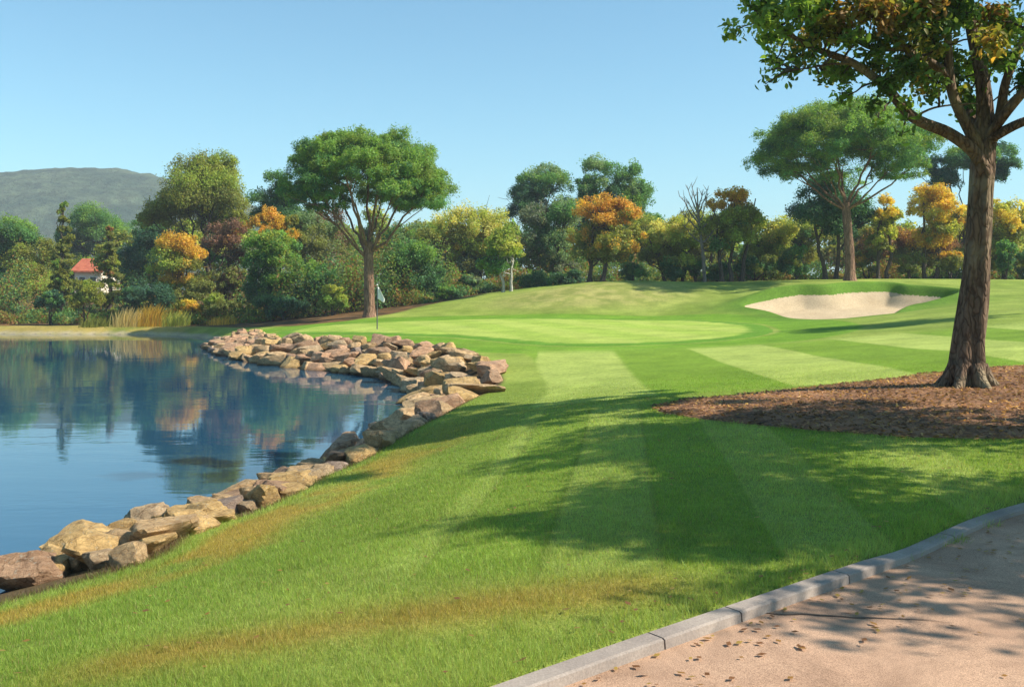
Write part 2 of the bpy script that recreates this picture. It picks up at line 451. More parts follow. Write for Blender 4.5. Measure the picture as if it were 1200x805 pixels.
def ground_col(x, y):
    d = -poly_sd(x, y, POND)
    n = x.shape
    def C(r, g, b): return np.broadcast_to(np.array((r, g, b)), n + (3,))
    def mx(a, b, t): return a * (1 - t[..., None]) + b * t[..., None]
    f1 = fbm(x * 0.35, y * 0.35, 5); f2 = fbm(x * 1.3, y * 1.3, 9); f3 = fbm(x * 0.11, y * 0.11, 21)
    c = mx(C(0.185, 0.26, 0.046), C(0.255, 0.325, 0.072), sstep(0.3, 0.7, f1))
    # mown stripes, near fairway: curved lines running away from the path
    cy = 0.24 + 0.115 * (y - 6.8) + 0.012 * np.clip(y - 6.8, 0, 9) ** 1.6 * 0 + 0.04 * (fbm(x * 0.8, y * 0.4, 31) - 0.5)
    wd = 0.78 + 0.0 * y
    u = (x - cy) / wd
    zig = u - np.floor(u / 2) * 2
    band = sstep(-0.02, 0.04, zig) * (1 - sstep(0.98, 1.04, zig))
    nearf = sstep(5.9, 6.6, y + 0.3 * f2) * (1 - sstep(15.5, 17.5, y)) * sstep(-1.5, -1.25, u) * (1 - sstep(5.0, 6.0, u))
    c = mx(c, mx(C(0.195, 0.285, 0.048), C(0.275, 0.35, 0.085), band), nearf * 0.8)
    ln = np.exp(-((u - np.round(u)) / 0.04) ** 2) * nearf * 0.17 * (1 - sstep(1.4, 1.8, u)) * (0.5 + f2)
    c = c * (1 - ln[..., None])
    # upper fairway below the green: wide light and dark stripes
    u2 = (x - 2.6 - 0.05 * (y - 18)) / 2.45
    u2 = u2 + 0.05 * (fbm(x * 0.6, y * 0.25, 51) - 0.5)
    z2 = (u2 + 1) - np.floor((u2 + 1) / 2) * 2
    b2 = sstep(-0.04, 0.05, z2) * (1 - sstep(0.96, 1.05, z2)) * (0.8 + 0.4 * f2)
    edge = np.interp(y, [15, 17.8, 20.5, 23, 30, 36], [-0.1, 0.36, 0.72, 0.8, 0.6, 0.0])
    up = sstep(17.0, 17.35, y - 0.05 * x + 0.25 * (f1 - .5)) * (1 - sstep(31.5, 34.5, y)) * sstep(-0.08, 0.12, x - edge)
    c = mx(c, mx(C(0.165, 0.275, 0.032), C(0.33, 0.41, 0.11), b2), up * 0.95)
    # surround of the green and bunker
    sg = poly_sd(x, y, GREEN)
    c = mx(c, C(0.14, 0.27, 0.026), sstep(-3.4, -3.1, sg) * (1 - sstep(-0.1, 0.1, sg)) * (1 - up * 0.8))
    sbk = poly_sd(x, y, BUNKER)
    c = mx(c, C(0.095, 0.20, 0.024), np.exp(-(np.clip(-sbk, 0, 99) / 2.0) ** 2) * 0.9)
    # mound behind the green, coloured a paler yellowish olive
    mnd = np.exp(-(((x - 5.5) / 7.5) ** 2 + ((y - 67.5) / 4.2) ** 2) ** 2)
    c = mx(c, mx(C(0.235, 0.265, 0.075), C(0.33, 0.32, 0.12), sstep(0.35, 0.65, f2)), mnd * 0.95)
    # dry straw coloured strips above the near rocks
    w = bank_w(x, y)
    dr = sstep(0.0, 0.25, d - w - 0.15) * (1 - sstep(0.9, 1.7, d - w + 0.7 * (f2 - 0.5))) * (1 - sstep(13, 20, y)) * sstep(0.3, 0.55, f1 + 0.12) * sstep(0.2, 0.55, f2)
    c = mx(c, C(0.34, 0.225, 0.055), dr * 0.75)
    q = (y - 5.3 - 0.28 * (x + 0.8))
    dr2 = np.exp(-(q / 0.34) ** 2) * sstep(-2.6, -1.8, x) * (1 - sstep(0.5, 1.4, x)) * sstep(0.3, 0.6, f2 + 0.15)
    c = mx(c, C(0.32, 0.215, 0.055), dr2 * 0.7)
    c = mx(c, C(0.20, 0.27, 0.05), sstep(0.62, 0.8, f3) * 0.3 * (y < 40))
    # far bank: straw grass, pale stony edge, then woodland litter
    far = sstep(57, 60, y) * (x < -8) * sstep(-0.3, 0.3, d)
    c = mx(c, mx(C(0.34, 0.27, 0.085), C(0.20, 0.22, 0.05), sstep(0.4, 0.65, f1)), far * sstep(-20, -24, x))
    c = mx(c, C(0.38, 0.33, 0.24), far * (1 - sstep(0.25, 0.7, d + 0.5 * (f2 - 0.5))))
    wl = np.interp(x, WOODLINE[:, 0], WOODLINE[:, 1])
    c = mx(c, mx(C(0.075, 0.052, 0.030), C(0.17, 0.095, 0.045), sstep(0.35, 0.65, f2)), sstep(-0.6, 0.6, y - wl + 2.0 * (f1 - 0.5)))
    c = c * (0.80 + 0.40 * (0.5 * f2 + 0.5 * fbm(x * 0.5 + 9, y * 0.5, 91)))[..., None] * (1 + 0.16 * (fbm(x * 2.2, y * 1.1, 92) - 0.5))[..., None]
    # bank soil between the rocks, pond bed
    c = mx(c, C(0.13, 0.09, 0.05), sstep(0.12, -0.05, d - w) * (y < 59) )
    c = mx(c, C(0.05, 0.045, 0.03), (d < -0.05).astype(float))
    return c

def build_ground():
    a_d = np.radians(np.linspace(-41, 41, 720))
    a_c = np.radians(np.linspace(41, 319, 90))[1:-1]
    ang = np.r_[a_d, a_c]
    r = np.r_[np.linspace(0.4, 2.4, 8), np.geomspace(2.6, 56, 460), np.arange(56.1, 71, 0.11), np.geomspace(71.3, 112, 70), np.geomspace(118, 2600, 26)]
    A, R = np.meshgrid(ang, r)
    X = R * np.sin(A); Y = R * np.cos(A)
    Z = height(X.ravel(), Y.ravel()).reshape(X.shape)
    c = ground_col(X.ravel(), Y.ravel())
    na, nr = len(ang), len(r)
    V = np.c_[X.ravel(), Y.ravel(), Z.ravel()]
    V = np.vstack([V, [[0, 0, height1(0, 0)]]])
    c = np.vstack([c, c[:1]])
    i = np.arange(nr - 1)[:, None] * na; j = np.arange(na)[None]; j2 = (j + 1) % na
    Fq = np.stack([i + j, i + na + j, i + na + j2, i + j2], -1).reshape(-1, 4)
    me = np_mesh('ground', V, Fq[:, ::-1], True, c)
    bm = bmesh.new(); bm.from_mesh(me); bm.verts.ensure_lookup_table()
    for k in range(na):
        bm.faces.new((bm.verts[nr * na], bm.verts[(k + 1) % na], bm.verts[k]))
    bmesh.ops.recalc_face_normals(bm, faces=bm.faces[:]) if False else None
    bm.to_mesh(me); bm.free()
    o = link('ground', me, M['turf']); tag(o, kind='structure')

def sheet(name, poly, mat, off, step, col=None, zf=None, kind='structure', rim=0.0):
    poly = np.asarray(poly)
    lo, hi = poly.min(0), poly.max(0)
    pts = [Vector(p) for p in poly]
    gx, gy = np.meshgrid(np.arange(lo[0], hi[0], step), np.arange(lo[1], hi[1], step))
    gx = gx.ravel() + (np.random.default_rng(3).random(gx.size) - .5) * step * 0.3; gy = gy.ravel()
    s = poly_sd(gx, gy, poly)
    k = s > step * 0.4
    pts += [Vector((a, b)) for a, b in zip(gx[k], gy[k])]
    n = len(poly)
    v, e, f, *_ = delaunay_2d_cdt(pts, [(i, (i + 1) % n) for i in range(n)], [], 1, 1e-5)
    x = np.array([p.x for p in v]); y = np.array([p.y for p in v])
    z = (zf or height)(x, y) + off(np.hypot(x, y))
    if rim:
        z = z - (off(np.hypot(x, y)) + 0.03) * (1 - sstep(0.0, rim, poly_sd(x, y, poly)))
    Fa = np.array([t for t in f if len(t) == 3])
    V = np.c_[x, y, z]
    nrm = np.cross(V[Fa[:, 1]] - V[Fa[:, 0]], V[Fa[:, 2]] - V[Fa[:, 0]])[:, 2]
    Fa[nrm < 0] = Fa[nrm < 0][:, ::-1]
    me = np_mesh(name, V, Fa, True, col(x, y) if col else None)
    o = link(name, me, mat); tag(o, kind=kind)
    return o

def green_col(x, y):
    f = fbm(x * 0.5, y * 0.5, 77)[:, None]
    st = (np.sin((x * 0.9 + y * 0.25) * 2 * np.pi / 3.4) > 0)[:, None]
    s = poly_sd(x, y, GREEN)[:, None]
    c = np.where(st, (0.285, 0.395, 0.075), (0.34, 0.43, 0.10)) * (0.8 + 0.2 * f + 0.2 * fbm(x * 1.7, y * 1.7, 78)[:, None])
    return np.where(s < 1.25, np.array((0.115, 0.25, 0.028)) + 0 * c, c)

def build_setting():
    build_ground()
    me = np_mesh('water', np.array([(-110, -20, WATER), (6, -20, WATER), (6, 80, WATER), (-110, 80, WATER)], float), np.array([[0, 1, 2, 3]]))
    tag(link('water', me, M['water']), kind='structure')
    sheet('putting_green', GREEN, M['turf'], lambda r: 0.012 + 0.0003 * r, 0.4, green_col, rim=0.45)
    sand = [p + (0.0) for p in BUNKER]
    sheet('bunker_sand', sand, M['sand'], lambda r: 0.05 + 0 * r, 0.14, rim=0.55)
    sheet('mulch_bed', BED, M['mulch'], lambda r: 0.006 + 0.0006 * r + 0.012, 0.10, rim=0.12)
    PA = offset_line(KERB, 0.118)
    path = np.vstack([PA, offset_line(KERB, 3.66)[::-1]])
    sheet('path', path, M['path'], lambda r: 0.0 * r + 0.012, 0.3, zf=lambda x, y: land(x, y) - 0.058)
    # kerb: stones laid end to end with open joints, up to where the turf has grown over it
    t = np.r_[0, np.cumsum(np.linalg.norm(np.diff(KERB, axis=0), axis=1))]
    def at(s): return np.array([np.interp(s, t, KERB[:, 0]), np.interp(s, t, KERB[:, 1])])
    s_end = t[np.argmin(np.linalg.norm(KERB - np.array((2.6, 6.6)), axis=1))]
    s_j = t[np.argmin(np.linalg.norm(KERB - np.array((0.74, 4.98)), axis=1))]
    bm = bmesh.new()
    marks = []
    s = s_j
    while s > 4: marks.append((max(s - 1.5, 3), s)); s -= 1.5
    marks += [(s_j, s_j + 0.62), (s_j + 0.62, s_j + 1.7), (s_j + 1.7, s_j + 3.2)] + [(s_j + 3.2 + 1.5 * q, s_j + 4.7 + 1.5 * q) for q in range(4)]
    for a, b in marks:
        a += 0.006; b -= 0.006
        ring = []
        for k in np.linspace(0, 1, 9):
            p = at(a + (b - a) * k); tg = at(a + (b - a) * k + 0.02) - at(a + (b - a) * k - 0.02); tg /= np.linalg.norm(tg)
            nr = np.array((tg[1], -tg[0]))
            zt = float(land(np.array([p[0]]), np.array([p[1]]))[0]) - 0.02 * float(sstep(s_end - 0.5, s_end + 0.2, a + (b - a) * k))
            prof = [(0.0, -0.3), (0.0, 0.004), (0.01, 0.012), (0.105, 0.009), (0.118, 0.001), (0.126, -0.085), (0.126, -0.3)]
            ring.append([bm.verts.new((p[0] + nr[0] * w, p[1] + nr[1] * w, zt + h)) for w, h in prof])
        for q in range(8):
            for h in range(len(ring[0]) - 1):
                bm.faces.new((ring[q][h], ring[q + 1][h], ring[q + 1][h + 1], ring[q][h + 1]))
        bm.faces.new(ring[0]); bm.faces.new(ring[-1][::-1])
    bmesh.ops.recalc_face_normals(bm, faces=bm.faces[:])
    me = bpy.data.meshes.new('kerb'); bm.to_mesh(me); bm.free()
    tag(link('kerb', me, M['kerb']), kind='structure')
    # crack in the path surface
    cr = np.array([hit(p, q, lambda x, y: land(x, y) - 0.058) for p, q in [(880, 718), (905, 722), (950, 723), (1010, 727), (1060, 728), (1118, 733)]])
    cr = catmull(cr, 5, closed=False); cr[:, 1] += 0.02 * (np.random.default_rng(2).random(len(cr)) - .5)
    w = 0.009 * np.sin(np.linspace(0.35, 3.0, len(cr)))[:, None]
    L, Rr = offset_line(cr, 0) + np.c_[0 * w, w], cr - np.c_[0 * w, w]
    def zz(p): return land(p[:, 0], p[:, 1]) - 0.058 + 0.016
    V = np.vstack([np.c_[L, zz(L)], np.c_[Rr, zz(Rr)]]); n = len(cr)
    Fq = np.array([(i, i + n, i + n + 1, i + 1) for i in range(n - 1)])
    tag(link('path_crack', np_mesh('path_crack', V, Fq), M['crack']), kind='structure')
    # far hill
    xs = np.linspace(-620, 160, 300); ys = np.linspace(520, 900, 120)
    X, Y = np.meshgrid(xs, ys)
    prof = np.interp((X / 650.0) * F + 600, [-600, -200, 40, 110, 170, 240, 330, 430, 560, 800], [84, 92, 99, 95, 88, 70, 48, 26, 6, -8])
    k = np.sin(np.clip((Y - 520) / 260.0, 0, 1) * np.pi / 2)
    Z = prof * k * (1 - 0.25 * sstep(780, 900, Y)) + 7 * (fbm(X * 0.02, Y * 0.02, 41) - 0.5) * k + 4.0 * (fbm(X * 0.09, Y * 0.09, 42, 3) - 0.5) * k
    V = np.c_[X.ravel(), Y.ravel(), Z.ravel()]; na = len(xs)
    i = np.arange(len(ys) - 1)[:, None] * na; j = np.arange(na - 1)[None]
    Fq = np.stack([i + j, i + j + 1, i + na + j + 1, i + na + j], -1).reshape(-1, 4)
    tag(link('hill', np_mesh('hill', V, Fq, True), M['hill']), kind='structure')

# ------------------------------------------------------------------ tubes, leaves, trees
class Tubes:
    def __init__(self): self.v = []; self.f = []; self.n = 0
    def add(self, pts, rad, sides=8, wob=0.0, seed=0):
        pts = np.asarray([tuple(p) for p in pts], float); rad = np.asarray(rad, float)
        T = np.gradient(pts, axis=0); T /= np.linalg.norm(T, axis=1)[:, None] + 1e-9
        up = np.array((0.12, 1.0, 0.05)) if abs(T[0, 1]) < 0.9 else np.array((1.0, 0, 0.1))
        a = np.arange(sides) / sides * 2 * np.pi
        for i, (p, t, r) in enumerate(zip(pts, T, rad)):
            u = np.cross(t, up); u /= np.linalg.norm(u) + 1e-9; w = np.cross(t, u)
            rr = np.full(sides, r)
            if wob:
                rr = r * (1 + wob * (vnoise(a * 2.2 + seed, np.full(sides, p[2] * 1.3), 5) - .5) + wob * 0.6 * np.sin(a * 5 + seed + p[2] * 0.6))
            self.v.append(p + np.cos(a)[:, None] * u * rr[:, None] + np.sin(a)[:, None] * w * rr[:, None])
        n0 = self.n; k = len(pts)
        ii = np.arange(k - 1)[:, None] * sides; j = np.arange(sides)[None]; j2 = (j + 1) % sides
        self.f.append((np.stack([ii + j, ii + j2, ii + sides + j2, ii + sides + j], -1).reshape(-1, 4)) + n0)
        self.n += k * sides
    def mesh(self, name):
        return np_mesh(name, np.vstack(self.v), np.vstack(self.f), True)

def curve3(a, b, n=7, sag=0.0, wig=0.0, rng=RNG, bow=None):
    a, b = np.array(a, float), np.array(b, float)
    t = np.linspace(0, 1, n)[:, None]
    L = np.linalg.norm(b - a)
    p = a + (b - a) * t
    p[:, 2] += (sag * L * np.sin(t * np.pi))[:, 0]
    if bow is not None: p += np.sin(t * np.pi) * np.asarray(bow)
    if wig:
        w = rng.normal(0, wig * L, (n, 3)); w[0] = 0; w[-1] = 0
        p += w
    return p

def unit(n, rng):
    d = rng.normal(size=(n, 3)); return d / np.linalg.norm(d, axis=1)[:, None]

def leaves(cen, out, cols, size, rng, upbias=0.35, spread=0.9, aspect=0.55, fold=False):
    """one leaf (diamond, or a folded six-point leaf) per centre"""
    n = len(cen)
    nrm = out * 0.7 + rng.normal(size=(n, 3)) * spread; nrm[:, 2] += upbias
    nrm /= np.linalg.norm(nrm, axis=1)[:, None]
    t = np.cross(nrm, unit(n, rng)); t /= np.linalg.norm(t, axis=1)[:, None] + 1e-9
    b = np.cross(nrm, t)
    L = (size * (0.65 + 0.7 * rng.random(n)))[:, None]; W = L * aspect
    if not fold:
        V = np.stack([cen - t * L * .5, cen + b * W * .5 + t * L * 0.05, cen + t * L * .5, cen - b * W * .5 - t * L * 0.05], 1).reshape(-1, 3)
        Fq = np.arange(n * 4).reshape(n, 4); c = np.repeat(cols, 4, 0)
    else:
        up = nrm * W * 0.22
        v = [cen - t * L * .5, cen - t * L * .12 + b * W * .5 + up, cen + t * L * .22 + b * W * .38 + up, cen + t * L * .5,
             cen + t * L * .22 - b * W * .38 + up, cen - t * L * .12 - b * W * .5 + up]
        V = np.stack(v, 1).reshape(-1, 3); k = np.arange(n)[:, None] * 6
        Fq = np.stack([k + np.array([[0, 1, 2, 3]]), k + np.array([[0, 3, 4, 5]])], 1).reshape(-1, 4); c = np.repeat(cols, 6, 0)
    return V, Fq, c

PAL0 = dict(
    dark=(0.030, 0.068, 0.026), deep=(0.025, 0.058, 0.032), pine=(0.075, 0.122, 0.022), pinelit=(0.115, 0.165, 0.028), green=(0.076, 0.128, 0.022), mid=(0.050, 0.105, 0.030),
    lime=(0.200, 0.245, 0.038), ylime=(0.290, 0.300, 0.055), olive=(0.150, 0.160, 0.028), olivedark=(0.085, 0.095, 0.024), sage=(0.085, 0.125, 0.055),
    grey=(0.070, 0.082, 0.050), gold=(0.38, 0.245, 0.030), orange=(0.41, 0.245, 0.042), rust=(0.20, 0.105, 0.035), brown=(0.155, 0.088, 0.058), yellow=(0.44, 0.335, 0.040),
    pale=(0.38, 0.355, 0.10), straw=(0.42, 0.33, 0.13), bluegreen=(0.027, 0.064, 0.040))
PAL = {k: tuple(min(0.66, c * (2.55 if sum(v) < 0.3 else 1.5)) for c in v) for k, v in PAL0.items()}

def crown_points(ells, n, rng, under=0.0):
    """ells: list of (centre, radii(3), [palette...], [low palette...], lobes) -> leaf centres, outward dirs, colours, lobe centres"""
    C, O, K, LB = [], [], [], []
    areas = np.array([e[1][0] * e[1][2] for e in ells]); areas = areas / areas.sum()
    for (cen, rad, pal, low, lobes), ar in zip(ells, areas):
        rad = np.array(rad); cen = np.array(cen)
        nl = lobes
        d = unit(nl, rng); rr = 0.28 + 0.40 * rng.random(nl) ** 0.6
        lc = cen + d * rr[:, None] * rad
        lr = np.minimum.reduce([rad[0], rad[2]]) * 1.0
        lrad = np.stack([(0.36 + 0.18 * rng.random(nl)) * (0.6 * rad[0] + 0.4 * lr), (0.38 + 0.14 * rng.random(nl)) * rad[1], (0.34 + 0.15 * rng.random(nl)) * (0.75 * rad[2] + 0.25 * lr)], 1)
        LB.append(lc)
        # second level: small puffs on each lobe
        npf = 16
        pd = unit(nl * npf, rng).reshape(nl, npf, 3)
        pd[..., 2] = np.where(pd[..., 2] < -0.25, -pd[..., 2] * 0.6, pd[..., 2])
        pc = lc[:, None] + pd * lrad[:, None] * (0.62 + 0.30 * rng.random((nl, npf, 1)))
        prad = lrad[:, None].mean(-1, keepdims=True) * (0.26 + 0.26 * rng.random((nl, npf, 1)))
        m = int(n * ar)
        li = rng.integers(0, nl, m); pi = rng.integers(0, npf, m)
        dirs = unit(m, rng)
        rf = (rng.random(m) ** 0.45)[:, None]
        stray = (rng.random(m) < 0.07)[:, None]
        q = pc[li, pi] + dirs * prad[li, pi] * rf * np.where(stray, 1.55, 1.0)
        C.append(q); O.append((q - lc[li]) / (np.linalg.norm(q - lc[li], axis=1)[:, None] + 1e-6))
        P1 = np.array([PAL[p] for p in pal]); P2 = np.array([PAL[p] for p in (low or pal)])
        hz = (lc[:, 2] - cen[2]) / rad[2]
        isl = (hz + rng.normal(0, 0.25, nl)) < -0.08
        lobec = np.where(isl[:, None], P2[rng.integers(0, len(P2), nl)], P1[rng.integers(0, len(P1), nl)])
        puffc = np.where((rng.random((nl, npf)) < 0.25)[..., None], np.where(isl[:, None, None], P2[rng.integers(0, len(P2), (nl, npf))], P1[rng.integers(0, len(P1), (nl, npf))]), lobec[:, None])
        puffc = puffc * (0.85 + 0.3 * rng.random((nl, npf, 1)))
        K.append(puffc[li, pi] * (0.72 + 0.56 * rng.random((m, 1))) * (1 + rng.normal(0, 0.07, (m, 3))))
    return np.vstack(C), np.vstack(O), np.clip(np.vstack(K), 0.004, 0.8), np.vstack(LB)

TREES = []
def tree(name, label, cat, Y, base, crown, trunk=None, n=None, leaf=0.17, bark='bark_dark', group=None, stems=1, limbs=7, seed=1, dense=1.0, depth=0.8, ztop=None, lean=0.0):
    """crown: (cx, cy, rx, ry, palette, low palette, lobes) in photo pixels at distance Y"""
    rng = np.random.default_rng(seed * 101 + 5)
    s = Y / F
    bx = (base - 600) * s
    bz = height1(bx, Y) - 0.05
    ells = []
    for cx, cy, rx, ry, pal, low, lobes in crown:
        c = P(cx, cy, Y); ells.append(((c.x, c.y + rng.uniform(-0.15, 0.15) * rx * s, c.z), (rx * s * 1.1, rx * s * depth * 1.1, ry * s * 1.08), pal, low, lobes))
    A = sum(c[2] * c[3] for c in crown) * math.pi
    nn = n or int(A * 5.2 * dense * (0.17 / leaf) ** 1.5 * (Y / 80) ** 1.0)
    q, o, col, LB = crown_points(ells, nn, rng)
    keep = q[:, 2] > bz + 0.05
    root = empty(name, (bx, Y, bz), label, cat, group)
    # trunk with limbs reaching the lobes
    tb = Tubes()
    r0 = (trunk or 5) * s * 0.5
    main = ells[0]
    top = np.array(main[0]) + np.array((0, 0, main[1][2] * 0.25))
    for k in range(stems):
        b = np.array((bx + (k - (stems - 1) / 2) * r0 * 4.5, Y + rng.uniform(-.3, .3) * (stems > 1), bz - 0.15))
        tt = top + np.array(((k - (stems - 1) / 2) * main[1][0] * 0.7, 0, rng.uniform(-.2, .1) * main[1][2]))
        sp = curve3(b, tt, 9, 0, 0.012, rng, bow=(lean, 0, 0))
        rs = np.linspace(r0, r0 * 0.25, 9); rs[0] *= 1.35
        tb.add(sp, rs, 9, 0.15, seed)
        idx = rng.permutation(len(LB))[:max(limbs // stems, 2)]
        for i in idx:
            h = rng.uniform(0.45, 0.9); a = sp[int(h * 8)]
            if a[2] > LB[i][2]: a = sp[max(int(h * 8) - 3, 2)]
            tb.add(curve3(a, LB[i], 6, -0.06, 0.03, rng), np.linspace(r0 * 0.45, r0 * 0.12, 6), 6)
            for _ in range(2):
                e = LB[i] + rng.normal(0, 1, 3) * np.array(main[1]) * 0.28
                tb.add(curve3(LB[i] * .6 + a * .4, e, 5, -0.04, 0.04, rng), np.linspace(r0 * 0.2, r0 * 0.06, 5), 5)
    link('trunk', tb.mesh('trunk'), M[bark], root)
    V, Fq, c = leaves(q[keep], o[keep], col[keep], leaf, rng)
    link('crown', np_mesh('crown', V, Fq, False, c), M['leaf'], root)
    return root

def shrub(label, Y, cx, cy, rx, ry, pal, low=None, seed=1, leaf=0.15, lobes=12, name='shrub', cat='shrub', group='shrubs along the edge of the wood'):
    rng = np.random.default_rng(seed * 77 + 3); s = Y / F
    x = (cx - 600) * s; z = height1(x, Y)
    c = P(cx, cy, Y)
    q, o, col, LB = crown_points([((c.x, c.y, c.z), (rx * s, rx * s * 0.8, ry * s), pal, low, lobes)], int(math.pi * rx * ry * 6.0 + 500), rng)
    q[:, 2] = np.maximum(q[:, 2], z + 0.02 + 0.1 * rng.random(len(q)))
    root = empty(name, (x, Y, z - 0.05), label, cat, group)
    V, Fq, cc = leaves(q, o, col, leaf, rng)
    tb = Tubes()
    for k in range(4):
        tb.add(curve3((x + rng.uniform(-.1, .1), Y, z - 0.15), LB[k % len(LB)], 6, 0, 0.03, rng), np.linspace(0.06, 0.02, 6), 6)
    link('stem', tb.mesh('stem'), M['bark_dark'], root)
    link('foliage', np_mesh('foliage', V, Fq, False, cc), M['leaf'], root)
    return root

def umbrella_pine(label, Y, base_px, trunk_pts, fork, fans, caps, seed, n, bark='bark_red', group='umbrella pines'):
    """trunk_pts: (px,py,halfwidth px); fork: index height; fans: list of (px,py,depth m) limb ends; caps: foliage pads (px,py,rx,ry,depth offset, palette, low)"""
    rng = np.random.default_rng(seed); s = Y / F
    bx = (base_px - 600) * s; bz = height1(bx, Y)
    root = empty('umbrella_pine', (bx, Y, bz), label, 'pine tree', group)
    pts = [P(a, b, Y) for a, b, _ in trunk_pts]; pts[0].z = bz - 0.2
    sp = catmull([tuple(p) for p in pts], 4, closed=False); rr = np.interp(np.linspace(0, 1, len(sp)), np.linspace(0, 1, len(pts)), [w * s for _, _, w in trunk_pts])
    rr[0] *= 1.5; rr[1] *= 1.15
    tb = Tubes(); tb.add(sp, rr, 14, 0.12, seed)
    link('trunk', tb.mesh('trunk'), M[bark], root)
    ends = []
    for px, py, fx, fy, dep, w in fans:
        a = P(fx, fy, Y); b = P(px, py, Y); b.y += dep
        c = curve3(a, b, 9, -0.05, 0.012, rng)
        tl = Tubes(); w *= 0.62; tl.add(c, np.linspace(w * s, w * s * 0.35, 9), 8, 0.1)
        for _ in range(4):
            k = rng.integers(4, 8); e = c[-1] + rng.normal(0, 1, 3) * np.array((16, 16, 7)) * s; e[2] = max(e[2], c[k][2] + 0.1)
            tl.add(curve3(c[k], e, 6, -0.04, 0.03, rng), np.linspace(w * s * 0.4, w * s * 0.12, 6), 6)
        link('limb', tl.mesh('limb'), M[bark], root)
    ells = []
    caps = caps + [(px + rng.uniform(-4, 4), py - 3, 25 * rng.uniform(.85, 1.15), 17, dep, ['pine', 'pinelit', 'green'], ['mid', 'pine', 'dark']) for px, py, fx, fy, dep, w in fans]
    for px, py, rx, ry, dep, pal, low in caps:
        c = P(px, py, Y); ells.append(((c.x, c.y + dep, c.z), (rx * s, rx * s * 0.9, ry * s), pal, low, 7))
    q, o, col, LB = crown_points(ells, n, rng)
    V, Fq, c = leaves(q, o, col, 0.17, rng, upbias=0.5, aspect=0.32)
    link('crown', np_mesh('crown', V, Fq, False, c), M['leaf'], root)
    return root

def pine_caps(cx, top, bottom, hw, seed, tilt=0, n=26, hollow=0.35):
    """pads of a flat-topped crown: dome outline from top to bottom rows, hollow underneath"""
    rng = np.random.default_rng(seed); caps = []
    H = bottom - top
    for k in range(n):
        a = k * 2.399963; r = math.sqrt((k + 0.5) / n)
        u = r * math.cos(a); v = r * math.sin(a)      # in plan
        dome = math.sqrt(max(0, 1 - r ** 2.3))
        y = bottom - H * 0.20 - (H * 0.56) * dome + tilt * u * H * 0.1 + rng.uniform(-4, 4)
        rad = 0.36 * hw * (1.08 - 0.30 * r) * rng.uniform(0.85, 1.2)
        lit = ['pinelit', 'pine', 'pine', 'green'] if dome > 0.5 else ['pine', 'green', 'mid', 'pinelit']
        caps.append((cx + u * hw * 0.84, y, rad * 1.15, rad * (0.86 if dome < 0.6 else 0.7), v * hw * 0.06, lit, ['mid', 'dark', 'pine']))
    return caps

# ------------------------------------------------------------------ rocks
def rock_mesh(name, seed, sub=4):
    rng = np.random.default_rng(seed)
    bm = bmesh.new(); bmesh.ops.create_icosphere(bm, subdivisions=sub, radius=1)
    me = bpy.data.meshes.new(name); bm.to_mesh(me); bm.free()
    n = len(me.vertices); v = np.empty(n * 3, np.float32); me.vertices.foreach_get('co', v); v = v.reshape(-1, 3).astype(float)
    pl = unit(12, rng); dist = rng.uniform(0.46, 0.80, 12)
    pl = np.vstack([pl, [(0.1, 0.05, 1), (0, 0, -1)]]); dist = np.r_[dist, 0.62, 0.7]
    pl /= np.linalg.norm(pl, axis=1)[:, None]
    dt = v @ pl.T
    r = np.where(dt > 0.05, dist / np.maximum(dt, 0.05), 9)
    k = 260.0
    rad = -np.log(np.exp(-k * np.minimum(r, 3)).sum(1) + math.exp(-k * 1.3)) / k
    nz = np.array([mnoise.fractal(Vector(p * 1.7 + seed * 3.1), 0.8, 2.0, 5) for p in v])
    rad = rad * (1 + 0.07 * nz) * 1.12
    v = v * rad[:, None]
    me.vertices.foreach_set('co', v.astype(np.float32).ravel())
    me.polygons.foreach_set('use_smooth', np.ones(len(me.polygons), bool))
    me.materials.append(M['rock']); me.update(); me.set_sharp_from_angle(angle=math.radians(24))
    return me

RC = dict(tan=(0.58, 0.41, 0.225), ochre=(0.62, 0.43, 0.19), pink=(0.57, 0.36, 0.225), brown=(0.42, 0.275, 0.175), cream=(0.53, 0.40, 0.25), grey=(0.36, 0.28, 0.23))
CNAME = dict(tan='tan', ochre='ochre', pink='pinkish', brown='brown', cream='cream', grey='grey')
ORD = 'first second third fourth fifth sixth seventh eighth ninth tenth eleventh twelfth thirteenth fourteenth fifteenth sixteenth seventeenth eighteenth nineteenth twentieth'.split()
def ordinal(i):
    if i < 20: return ORD[i]
    t = {20: 'twenty', 30: 'thirty', 40: 'forty', 50: 'fifty', 60: 'sixty'}
    a, b = divmod(i + 1, 10)
    if b == 0: return {3: 'thirtieth', 4: 'fortieth', 5: 'fiftieth', 6: 'sixtieth'}[a]
    return t[a * 10] + ' ' + ORD[b - 1]

